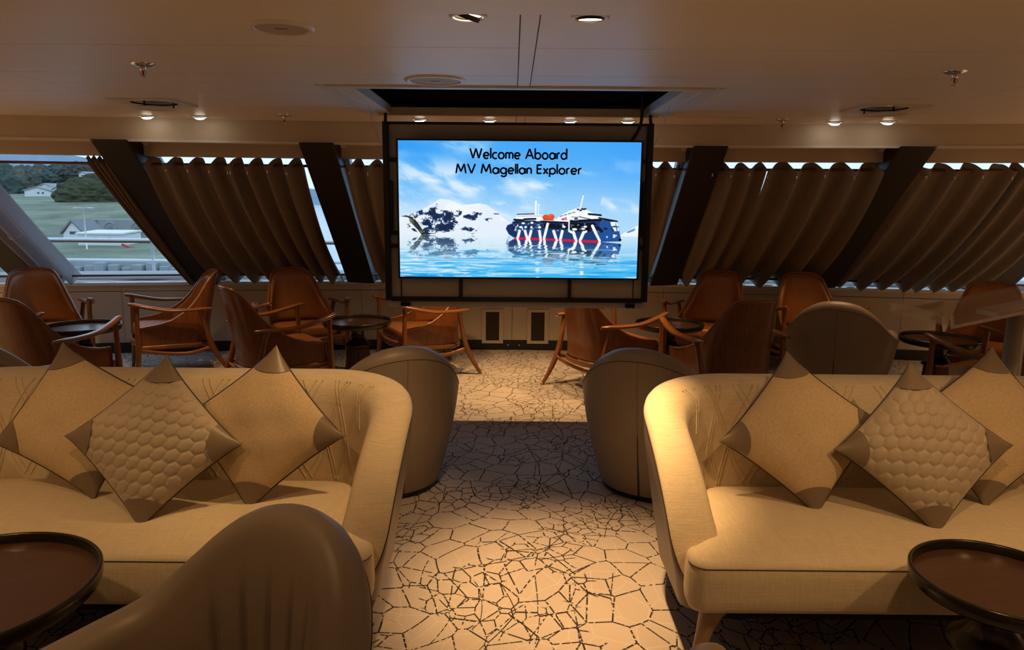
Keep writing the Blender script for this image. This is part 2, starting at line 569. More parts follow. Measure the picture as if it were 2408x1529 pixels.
for sx, xa in ((-1, RX0 - 0.105), (1, RX1 + 0.075)):
    box('recess_trim', (xa, RY0 - 0.06, ZC - 0.006), (xa + 0.03, RY1 + 0.02, ZC + 0.005), M['white_trim'], ceiling, 0.003)
for i_, xa in ((0, RX0), (1, RX1 - 0.085)):
    box('recess_side_board', (xa, RY0, ZC - 0.01), (xa + 0.085, RY1, ZC + 0.05), M['white_trim'], ceiling, 0.003)
box('recess_end_board', (RX0, RY1 - 0.03, ZC - 0.02), (RX1, RY1, ZC + 0.035), M['backpanel'], ceiling, 0.003)

# --- beams above the windows (they follow the bow)
def band(name, y0, y1, z0, z1, m, label, parent=None, xs=None, kind='structure'):
    bm = bmesh.new()
    xx = xs or XS
    rows_ = []
    for x in xx:
        rows_.append([bm.verts.new((x, arc(y, x), z)) for y, z in ((y0, z0), (y1, z0), (y1, z1), (y0, z1))])
    for a, b in zip(rows_[:-1], rows_[1:]):
        for k in range(4):
            bm.faces.new((a[k], b[k], b[(k + 1) % 4], a[(k + 1) % 4]))
    bm.faces.new(rows_[0]); bm.faces.new(rows_[-1][::-1])
    o = from_bm(name, bm, m, parent)
    return tag(o, label, kind=kind)
band('trim_2', 5.83, 6.25, 1.955, 2.135, M['beam'], 'beige soffit beam along the top of the raked windows')
band('trim_3', 6.05, 6.16, 1.850, 1.96, M['beam'], 'narrow beige fascia directly over the window heads')
band('trim_4', 5.822, 5.85, 1.945, 1.962, M['white_trim'], 'pale edge strip under the soffit beam')
band('trim_5', 6.05, 6.5, 2.0, 2.2, M['beam'], 'roof edge closing the ceiling above the window heads')

# --- wall under the windows, panels, sill, baseboard
wallf = band('wall_front', YW + 0.012, YW + 0.07, 0.0, 0.66, M['panel_gap'], 'beige panelled parapet wall under the windows')
def wpanel(xa, xb, z0, z1, m=M['beam'], nm='wall_panel'):
    g = 0.002
    pts = []
    for z in (z0 + g, z1 - g):
        for x, y in ((xa + g, YW - 0.006), (xb - g, YW - 0.006), (xb - g, YW + 0.014), (xa + g, YW + 0.014)):
            pts.append((x, arc(y, x), z))
    return hexa(nm, pts, m, wallf)
for i in range(20):
    xa = -7.65 + i * 0.765
    wpanel(xa, xa + 0.765, 0.615, 0.672)
    for xb, xc in ((xa, xa + 0.765),):
        wpanel(xb, xc, 0.10, 0.613)
band('baseboard_front', YW - 0.012, YW + 0.03, 0.0, 0.099, M['basebd'], 'black baseboard under the window parapet')
sill = band('trim_6', YW - 0.012, YG + 0.06, 0.672, 0.70, M['sill'], 'long white window sill with small oval vents')
for x in np.arange(-5.0, 5.01, 0.27):
    v, f = lathe_vf([(0.001, 0.010), (0.62, 0.010), (0.9, 0.007), (1.0, 0.0)], 20)
    v = v * np.array([0.062, 0.022, 1]) + np.array([x, arc(YW + 0.035, x), 0.70])
    build('sill_vent', v, f, M['sill'], sill)
for i, (xa, xb) in enumerate(((-0.31, -0.09), (0.155, 0.375))):
    t_ = thing('wall_grille', 'white framed dark ventilation grille, ' + ('left' if i == 0 else 'right') + ' one of the pair below the screen', 'vent',
               (0, 0, 0), group='ventilation grilles in the parapet')
    y = YW - 0.008
    z0, z1 = 0.068, 0.425
    fr = 0.042
    box('frame', (xa, y - 0.02, z0), (xa + fr, y, z1), M['beam'], t_, 0.002)
    box('frame', (xb - fr, y - 0.02, z0), (xb, y, z1), M['beam'], t_, 0.002)
    box('frame', (xa + fr, y - 0.02, z0), (xb - fr, y, z0 + 0.03), M['beam'], t_, 0.002)
    box('frame', (xa + fr, y - 0.02, z1 - 0.03), (xb - fr, y, z1), M['beam'], t_, 0.002)
    box('mesh_panel', (xa + fr, y - 0.006, z0 + 0.03), (xb - fr, y, z1 - 0.03), M['grille'], t_)
for i, x in enumerate((-0.04, 0.075, -2.0)):
    o = tag(lathe('baseboard_stud', [(0.0005, 0.006), (0.008, 0.006), (0.010, 0.0)], M['chrome'], None, 14),
        ('small brass stud on the black baseboard, left of the pair between the grilles', 'small brass stud on the black baseboard, right of the pair between the grilles', 'small brass stud on the black baseboard behind the left chairs')[i], 'stud', 'baseboard studs')
    o.location = (x, arc(YW - 0.012, x), 0.05)
    o.rotation_euler = (PI / 2, 0, 0)

# --- raked window posts
DYT = 1.80
for n, k in enumerate(range(-5, 6)):
    x = k * BAY
    w = 0.135
    off0, off1 = -0.06, 0.19
    pts = []
    for dy in (-0.06, DYT):
        for sx, off in ((-w, off1), (w, off1), (w, off0), (-w, off0)):
            d_ = dy if dy < 0 else (1.957 - 0.74 + off / math.hypot(1, SL)) / SL
            p = glass_pt(x, d_, off)
            pts.append((p.x + sx, p.y, p.z))
    o = hexa('trim_%d' % (10 + n), pts, M['mullion'], None, 0.008)
    side = 'centre' if k == 0 else ('%s of the centre' % ('left' if k < 0 else 'right'))
    num = ['', 'first', 'second', 'third', 'fourth', 'fifth'][abs(k)]
    tag(o, ('raked dark brown window post hidden behind the screen' if k == 0 else '%s raked dark brown window post %s' % (num, side)), kind='structure')

# --- windows: white frame and pane in every bay
for n, k in enumerate(range(-5, 5)):
    xa, xb = k * BAY + 0.13, (k + 1) * BAY - 0.13
    win = bpy.data.objects.new('window_%d' % (n + 1), None)
    link(win)
    tag(win, 'raked window bay number %d from the left, white inner frame' % (n + 1), kind='structure')
    def strip(nm, xa_, xb_, d0, d1, o0, o1, m):
        pts = []
        for dy in (d0, d1):
            for x, off in ((xa_, o1), (xb_, o1), (xb_, o0), (xa_, o0)):
                pts.append(tuple(glass_pt(x, dy, off)))
        return hexa(nm, pts, m, win)
    strip('frame', xa, xa + 0.045, 0.0, 1.56, -0.02, 0.045, M['winframe'])
    strip('frame', xb - 0.045, xb, 0.0, 1.56, -0.02, 0.045, M['winframe'])
    strip('frame', xa + 0.045, xb - 0.045, 0.0, 0.05, -0.02, 0.045, M['winframe'])
    strip('frame', xa + 0.045, xb - 0.045, 1.48, 1.56, -0.02, 0.03, M['winframe'])
    strip('pane', xa + 0.03, xb - 0.03, 0.03, 1.52, 0.008, 0.014, M['glass'])
    box('sill_back', (xa - 0.02, arc(YG + 0.03, (k + .5) * BAY) - 0.02, 0.66), (xb + 0.02, arc(YG + 0.03, (k + .5) * BAY) + 0.06, 0.775), M['sill'], win)

# --- curtains and rods
DR_T, DR_B, OFF = 1.385, 0.165, 0.135
def rod(k):
    xa, xb = k * BAY + 0.14, (k + 1) * BAY - 0.14
    for nm, dy, lab in (('curtain_rod', DR_T, 'upper'), ('curtain_rod', DR_B, 'lower')):
        pa, pb = glass_pt(xa, dy, OFF), glass_pt(xb, dy, OFF)
        o = tube(nm, [pa, pb], 0.011, M['rod'], None, 8)
        where = {-4: 'far left', -3: 'uncurtained left', -2: 'left curtained', -1: 'just left of the screen', 0: 'just right of the screen', 1: 'right curtained', 2: 'far right curtained', 3: 'rightmost'}[k]
        tag(o, '%s dark wood curtain rod of the %s window' % (lab, where), 'curtain rod', 'curtain rods along the windows')
for k in range(-4, 4): rod(k)

TOR = None
def eyelet(parent, p):
    global TOR
    if TOR is None:
        a = np.linspace(0, 2 * PI, 12, endpoint=False); b_ = np.linspace(0, 2 * PI, 6, endpoint=False)
        A, B = np.meshgrid(a, b_, indexing='ij')
        R, r = 0.013, 0.0065
        v = np.stack([r * np.sin(B), (R + r * np.cos(B)) * np.cos(A), (R + r * np.cos(B)) * np.sin(A)], -1).reshape(-1, 3)
        o = build('eyelet', v, gfaces(12, 6, True, True), M['chrome'], parent)
        TOR = o.data
    else:
        o = link(bpy.data.objects.new('eyelet', TOR), parent)
    o.location = p
    return o

def curtain(xt0, xt1, xb0, xb1, label, folds, amp=0.045, sag=0.12, m=None, seed=0, eye=True, tuck=False):
    r = np.random.default_rng(seed)
    nu, nv = folds * 16 + 1, 34
    u = np.linspace(0, 1, nu)
    v = np.linspace(0, 1, nv)
    root = thing('curtain', label, 'curtain', (0, 0, 0), group='window curtains')
    ph = r.uniform(0, 6.28)
    wob = np.interp(u, np.linspace(0, 1, 7), r.uniform(-0.035, 0.035, 7)) * 1.0
    amps = np.interp(u, np.linspace(0, 1, folds * 2), r.uniform(0.65, 1.25, folds * 2))
    V = np.zeros((nu, nv, 3))
    for j, t in enumerate(v):
        dy = DR_T + 0.040 + (DR_B - 0.055 - DR_T - 0.040) * t
        x = (xt0 + (xt1 - xt0) * u) * (1 - t) + (xb0 + (xb1 - xb0) * u) * t
        # some folds drift sideways further down
        x = x + 0.25 * wob * math.sin(PI * t) * (1 if folds > 1 else 0)
        w = 2.3 * ((1 + np.cos(2 * PI * folds * (u + 0.12 * wob * t) + ph)) / 2) ** 1.7 - 0.95 + 0.12 * np.sin(4 * PI * folds * u + 2.1 + 2 * t)
        off = OFF + amp * amps * w * (0.85 + 0.25 * t) + sag * (4 * t * (1 - t)) ** 0.9 * (0.9 + 3.0 * wob)
        if tuck:                                  # left edge pulled in behind the post
            k_ = np.clip((u - 0.17) / 0.16, 0, 1)
            off = off * k_ + np.minimum(off, 0.15) * (1 - k_)
        for i in range(nu):
            p = glass_pt(float(x[i]), dy, float(off[i]))
            V[i, j] = p
    o = build('cloth', V.reshape(-1, 3), gfaces(nu, nv), m or M['curtain'], root)
    md = o.modifiers.new('thickness', 'SOLIDIFY')
    md.thickness = 0.004
    if eye:
        for f in range(folds + 1):
            uu = (f - ph / (2 * PI)) / folds
            if not 0.01 < uu < 0.99: continue
            p = glass_pt(xt0 + (xt1 - xt0) * uu, DR_T - 0.004, OFF + amp * 1.35 * float(np.interp(uu, u, amps)) + 0.004)
            eyelet(o, p)
    return root
def edge(k, s): return k * BAY + s * 0.145
curtain(edge(-3, 1) - 0.06, edge(-3, 1) + 0.30, edge(-3, 1) - 0.05, edge(-3, 1) + 0.24, 'pale grey curtain gathered at the left side of the uncurtained window', 3, 0.05, 0.02, M['curtain2'], 1, False)
curtain(edge(-2, -1) - 0.15, edge(-2, -1) + 0.02, edge(-2, -1) + 0.02, edge(-2, -1) + 0.06, 'brown curtain gathered tightly beside the second post left of the centre', 4, 0.045, 0.03, None, 2, False)
curtain(edge(-2, 1), -2.255, edge(-2, 1), -2.185, 'brown curtain of the left curtained window, left half', 4, seed=3)
curtain(-2.30, edge(-1, -1) - 0.01, -2.175, edge(-1, -1) - 0.02, 'brown curtain of the left curtained window, right half', 4, seed=4)
curtain(edge(-1, 1) + 0.02, -0.76, edge(-1, 1) + 0.05, -0.76, 'brown curtain showing a narrow strip left of the screen', 4, seed=5)
curtain(-0.75, edge(0, -1), -0.74, edge(0, -1), 'brown curtain hidden behind the left part of the screen', 4, seed=6)
curtain(edge(0, 1), 0.76, edge(0, 1), 0.75, 'brown curtain hidden behind the right part of the screen', 4, seed=7)
curtain(0.77, edge(1, -1) - 0.03, 0.78, edge(1, -1) - 0.02, 'brown curtain showing a narrow strip right of the screen', 4, seed=8)
curtain(edge(1, 0.45), 2.035, edge(1, 0.45), 2.01, 'brown curtain of the right curtained window, left half', 3, seed=9, tuck=True)
curtain(2.04, edge(2, -1) + 0.01, 2.02, edge(2, -1) - 0.02, 'brown curtain of the right curtained window, right half', 4, seed=10)
curtain(edge(2, 0.1), 3.89, edge(2, 0.0), 3.84, 'brown curtain of the far right curtained window, left half', 4, seed=11, tuck=True)
curtain(3.85, edge(3, -1), 3.80, edge(3, -1), 'brown curtain of the far right curtained window, right half', 4, seed=12)
# tie of the gathered curtain
ptie = [glass_pt(edge(-3, 1) - 0.02, 0.66, 0.10), glass_pt(edge(-3, 1) + 0.08, 0.68, 0.20), glass_pt(edge(-3, 1) + 0.19, 0.70, 0.12)]
tag(tube('curtain_tie', spline(ptie, 12), 0.012, M['winframe'], None, 8, flat=0.4), 'white tie around the gathered grey curtain', 'curtain tie')
# ================================================================== CEILING FIXTURES
def downlight(x, y, label, power, tilt=(0, 0), size=1.15, blend=0.55, r=0.045, lens='lens', spread=True):
    """recessed gimbal lamp with its own spot; tilt = aim offset on the floor (dx, dy)"""
    t_ = thing('downlight', label, 'ceiling light', (x, y, ZC), group='recessed ceiling lamps')
    lathe('trim_ring', [(r * 1.02, 0.02), (r * 1.02, -0.004), (r * 1.12, -0.008), (r * 1.36, -0.004), (r * 1.40, 0.002)], M['white_trim'], t_, 36)
    lathe('reflector', [(r * 1.02, -0.003), (r * 0.98, 0.010), (r * 0.9, 0.0112)], M['matte_black'], t_, 30)
    v, f = lathe_vf([(r * 0.84, -0.010), (r * 0.88, 0.0), (r * 0.86, 0.006)], 30)
    g = build('lamp_cup', v, f, M['black'], t_)
    d = Vector((tilt[0], tilt[1], -ZC)).normalized()
    q = Vector((0, 0, -1)).rotation_difference(d)
    q2 = Vector((0, 0, -1)).slerp(d, 0.9) if False else d
    l = lathe('lens', [(0.0005, -0.0085), (r * 0.5, -0.0085), (r * 0.84, -0.0075)] if y < 5 else [(0.0005, -0.026), (r * 0.45, -0.024), (r * 0.75, -0.017), (r * 0.84, -0.0075)], M[lens], g, 30)
    for o in (g,):
        o.rotation_mode = 'QUATERNION'
        o.rotation_quaternion = q
    if power:
        li = bpy.data.lights.new('downlight_beam', 'SPOT')
        li.energy = power
        li.color = WARM
        li.spot_size = size
        li.spot_blend = blend
        li.shadow_soft_size = 0.03
        lo = bpy.data.objects.new('downlight_beam', li)
        link(lo, t_)
        lo.location = (d * 0.03)[:]
        lo.rotation_mode = 'QUATERNION'
        lo.rotation_quaternion = q
    return t_
DL = [
    (-0.148, 2.44, 'left tilted round downlight near the top of the view', 49, (-0.75, 0.55), 1.0),
    (0.241, 2.44, 'right bright round downlight near the top of the view', 300, (0.02, 0.24), 0.84),
    (-2.70, 5.50, 'left one of two downlights behind the left air diffuser', 41, (0, 0.3), 1.3),
    (-2.31, 5.50, 'right one of two downlights behind the left air diffuser', 41, (0, 0.3), 1.3),
    (2.37, 5.52, 'left one of two downlights behind the right air diffuser', 30, (0, 0.3), 1.3),
    (2.72, 5.44, 'right one of two downlights behind the right air diffuser', 30, (0, 0.3), 1.3),
    (-0.70, 5.56, 'left downlight showing above the screen panel', 83, (0.15, 0.35), 1.35),
    (-0.18, 5.56, 'right downlight showing above the screen panel', 83, (0.1, 0.3), 1.35),
    (0.42, 5.56, 'third downlight hidden behind the screen panel', 83, (0.1, 0.3), 1.35),
    (0.85, 5.56, 'fourth downlight hidden behind the screen panel', 68, (0.1, 0.3), 1.35),
    # out of view, over and in front of the seating
    (-1.95, 1.35, 'downlight above the left sofa seat, behind the cross beam', 36, (0.0, 0.75), 1.35),
    (1.95, 1.35, 'downlight above the right sofa seat, behind the cross beam', 42, (-0.25, 0.75), 1.35),
    (-1.0, 1.25, 'downlight left of the aisle, behind the cross beam', 17, (0.0, 0.95), 1.25),
    (1.05, 1.25, 'downlight right of the aisle, behind the cross beam', 30, (0.0, 0.95), 1.25),
    (0.0, -0.9, 'downlight behind the camera over the aisle', 24, (0, 0.5), 1.6),
    (-3.6, 1.3, 'downlight over the far end of the left sofa', 30, (0.5, 0.8), 1.4),
    (3.6, 1.3, 'downlight over the far end of the right sofa', 30, (-0.5, 0.8), 1.4),
    (-3.0, -1.5, 'added fill downlight behind the camera on the left', 40, (0, 0.5), 1.6),  # unseen pair added for fill light bounced off the floor
    (3.0, -1.5, 'added fill downlight behind the camera on the right', 49, (0, 0.5), 1.6),
    (-1.2, -2.6, 'added fill downlight at the back of the room, left of the middle', 120, (0, 0.3), 1.7),  # unseen pair added so that floor bounce brightens the ceiling
    (1.4, -2.6, 'added fill downlight at the back of the room, right of the middle', 120, (0, 0.3), 1.7),
    (-5.2, 2.6, 'added fill downlight at the left side of the room', 330, (0, 0.3), 1.7),  # unseen side pair added to raise the ambient light
    (5.2, 2.6, 'added fill downlight at the right side of the room', 330, (0, 0.3), 1.7),
    (-5.3, 4.9, 'added fill downlight at the left side, nearer the windows', 230, (0, 0.3), 1.7),  # second unseen side pair, added for more ambient light on the ceiling
    (5.3, 4.9, 'added fill downlight at the right side, nearer the windows', 230, (0, 0.3), 1.7),
]
for (x, y, lab, pw, tl, sz) in DL:
    side = 'lens'
    downlight(x, y, lab, pw, tl, sz, blend=1.0 if x == 0.241 else 0.6, lens=side)

def ceiling_speaker(x, y, r, label):
    t_ = thing('ceiling_speaker', label, 'speaker', (x, y, ZC), group='round ceiling speakers')
    lathe('rim', [(r * 0.80, 0.0), (r * 0.80, -0.007), (r * 0.86, -0.011), (r * 0.97, -0.007), (r, 0.0)], M['white_trim'], t_, 56)
    lathe('grille', [(0.0005, -0.006), (r * 0.6, -0.0065), (r * 0.79, -0.005)], M['speaker'], t_, 56)
    box('badge', (-0.022, -0.006, -0.0075), (0.022, 0.006, -0.006), M['ceil_gap'], t_)
ceiling_speaker(-0.80, 2.62, 0.112, 'round flush ceiling speaker at the upper left')
ceiling_speaker(-0.39, 3.73, 0.155, 'round flush ceiling speaker just in front of the screen recess')

def sprinkler(x, y, label):
    t_ = thing('sprinkler', label, 'sprinkler', (x, y, ZC), group='ceiling sprinklers')
    lathe('escutcheon', [(0.012, -0.016), (0.022, -0.012), (0.048, -0.005), (0.050, 0.0)], M['chrome'], t_, 28)
    lathe('body', [(0.0005, -0.030), (0.012, -0.030), (0.013, -0.020), (0.016, -0.014)], M['chrome'], t_, 16)
    lathe('bulb', [(0.0005, -0.052), (0.0045, -0.048), (0.0045, -0.034), (0.0005, -0.030)], M['red'], t_, 10)
    for s in (-1, 1):
        tube('arm', spline([(s * 0.009, 0, -0.028), (s * 0.014, 0, -0.040), (s * 0.005, 0, -0.056)], 7), 0.0025, M['chrome'], t_, 6)
    lathe('deflector', [(0.0005, -0.060), (0.014, -0.0595), (0.015, -0.058), (0.0005, -0.056)], M['chrome'], t_, 18)
sprinkler(-1.648, 3.354, 'chrome sprinkler head at the upper left of the ceiling')
sprinkler(-1.645, 5.358, 'chrome sprinkler head between the left downlights and the screen')
sprinkler(1.964, 3.368, 'chrome sprinkler head at the upper right of the ceiling')
sprinkler(1.932, 5.379, 'chrome sprinkler head between the screen and the right downlights')

def diffuser(x, y, rz, label):
    t_ = thing('air_diffuser', label, 'air vent', (x, y, ZC), rz, group='ceiling air diffusers')
    a = 0.19
    bm = bmesh.new()
    n = 32
    # square plate with a round hole
    outer, inner, outer2 = [], [], []
    for i in range(n):
        th = 2 * PI * i / n
        c, s = math.cos(th), math.sin(th)
        k = a / max(abs(c), abs(s))
        outer.append(bm.verts.new((k * c, k * s, -0.012)))
        outer2.append(bm.verts.new((k * c, k * s, 0.0)))
        inner.append(bm.verts.new((0.135 * c, 0.135 * s, -0.008)))
    for i in range(n):
        j = (i + 1) % n
        bm.faces.new((outer[i], outer[j], inner[j], inner[i]))
        bm.faces.new((outer2[i], outer2[j], outer[j], outer[i]))
    from_bm('plate', bm, M['white_trim'], t_)
    lathe('throat', [(0.135, -0.008), (0.125, 0.010), (0.0005, 0.0105)], M['matte_black'], t_, 32)
    lathe('disc', [(0.0005, -0.034), (0.09, -0.036), (0.125, -0.044), (0.135, -0.040), (0.09, -0.030), (0.0005, -0.028)], M['white_trim'], t_, 36)
    for i in range(3):
        th = 2 * PI * i / 3 + 0.5
        tube('hanger', [(0.11 * math.cos(th), 0.11 * math.sin(th), -0.04), (0.11 * math.cos(th), 0.11 * math.sin(th), 0.008)], 0.005, M['black'], t_, 6)
diffuser(-2.25, 4.69, -0.05, 'square ceiling air diffuser with a hanging round disc on the left')
diffuser(2.30, 4.66, 0.05, 'square ceiling air diffuser with a hanging round disc on the right')
tag(box('access_hatch', (1.15, 5.30, ZC - 0.004), (1.75, 5.62, ZC + 0.0), M['ceiling'], None, 0.002), 'flush ceiling access hatch right of the screen', 'hatch')

# ================================================================== SCREEN LIFT AND TELEVISION
PX0, PX1, PZ0, PZ1, PY = -0.885, 0.945, 0.775, 2.050, 5.12
lift = thing('screen_lift', 'beige hinged ceiling panel with black steel frame hanging behind the television', 'screen mount', (0.03, PY, PZ0))
def lb(nm, x0, x1, y0, y1, z0, z1, m, bev=0.002, lab=None):
    o = box(nm, (x0 - 0.03, y0 - PY, z0 - PZ0), (x1 - 0.03, y1 - PY, z1 - PZ0), m, lift, bev)
    if lab: o['label'] = lab
    return o
lb('back_panel', PX0, PX1, PY, PY + 0.025, PZ0, PZ1, M['backpanel'], 0.002, 'beige lacquered back panel')
fx0, fx1 = PX0, PX1
lb('frame_bar', fx0 - 0.012, fx0 + 0.028, PY - 0.04, PY, PZ0 + 0.05, PZ1 + 0.004, M['black'])
lb('frame_bar', fx1 - 0.028, fx1 + 0.012, PY - 0.04, PY, PZ0 + 0.05, PZ1 + 0.004, M['black'])
lb('frame_bar', fx0 + 0.028, fx1 - 0.028, PY - 0.03, PY, PZ1 - 0.012, PZ1 + 0.004, M['black'])
lb('frame_bar', fx0 + 0.028, fx1 - 0.028, PY - 0.04, PY, PZ0 + 0.045, PZ0 + 0.075, M['black'])
for x in (-0.365, 0.405):
    lb('upright', x - 0.012, x + 0.012, PY - 0.035, PY, PZ0 + 0.075, 1.02, M['black'])
for x in (-0.79, 0.86):
    lb('stay', x - 0.003, x + 0.003, PY - 0.012, PY, PZ0 + 0.075, 1.02, M['black'])
for sx, xa, xb in ((-1, fx0 + 0.028, -0.79), (1, 0.86, fx1 - 0.028)):
    for z in (1.80, 1.30, 1.21):
        lb('arm_bracket', xa, xb, PY - 0.03, PY - 0.004, z - 0.014, z + 0.014, M['black'])
    xm = xa if sx < 0 else xb
    lb('actuator', min(xm, xm - sx * 0.022), max(xm, xm - sx * 0.022), PY - 0.035, PY - 0.004, 1.32, 1.66, M['black'], 0.004)
for x in (-0.76, 0.84):
    lb('latch', x - 0.035, x + 0.035, PY - 0.02, PY, PZ0 + 0.008, PZ0 + 0.030, M['black'], 0.003)
    for k in range(3):
        lb('latch_pin', x - 0.028 + k * 0.022, x - 0.018 + k * 0.022, PY - 0.028, PY - 0.018, PZ0 + 0.002, PZ0 + 0.040, M['black'])
def lt(nm, pts, r, m=M['black']):
    p = np.asarray(pts, float) - np.array([0.03, PY, PZ0])
    return tube(nm, spline(p, 14), r, m, lift, 7)
lt('strap', [(PX0 + 0.008, PY - 0.02, PZ1), (PX0 + 0.012, PY - 0.03, PZ1 + 0.05), (PX0 + 0.010, PY - 0.03, ZC + 0.10)], 0.012)
lt('strap', [(PX1 - 0.008, PY - 0.02, PZ1), (PX1 - 0.016, PY - 0.03, PZ1 + 0.05), (PX1 - 0.012, PY - 0.03, ZC + 0.10)], 0.012)
lt('cable', [(0.80, PY - 0.05, 1.93), (0.845, PY - 0.05, 2.0), (0.865, PY - 0.06, 2.08), (0.862, PY - 0.08, ZC + 0.12)], 0.012)
lt('wire', [(PX0 - 0.02, PY - 0.05, 1.9), (PX0 - 0.03, PY - 0.3, 2.05), (PX0 + 0.03, PY - 0.9, ZC + 0.1)], 0.0022, M['silver'])
lt('wire', [(PX1 + 0.012, PY - 0.05, 1.9), (PX1 + 0.03, PY - 0.3, 2.05), (PX1 - 0.02, PY - 0.9, ZC + 0.1)], 0.0022, M['silver'])

# ---- picture shown on the television, painted point by point
NW, NH = 820, 462
def sfb(shape, oct_=5, sx=4, sy=4, seed=0, pers=0.55):
    """smooth fractal noise on the picture grid, 0..1"""
    r = np.random.default_rng(seed)
    h, w = shape
    out = np.zeros(shape); amp = 1.0; tot = 0.0
    yy, xx = np.linspace(0, 1, h), np.linspace(0, 1, w)
    for o in range(oct_):
        gx, gy = int(sx * 2 ** o) + 2, int(sy * 2 ** o) + 2
        g = r.random((gy + 1, gx + 1))
        fx, fy = xx * (gx - 1), yy * (gy - 1)
        ix, iy = fx.astype(int), fy.astype(int)
        tx, ty = fx - ix, fy - iy
        tx = tx * tx * (3 - 2 * tx); ty = ty * ty * (3 - 2 * ty)
        a = g[np.ix_(iy, ix)] * (1 - tx) + g[np.ix_(iy, ix + 1)] * tx
        b = g[np.ix_(iy + 1, ix)] * (1 - tx) + g[np.ix_(iy + 1, ix + 1)] * tx
        out += amp * (a * (1 - ty)[:, None] + b * ty[:, None]); tot += amp; amp *= pers
    return out / tot

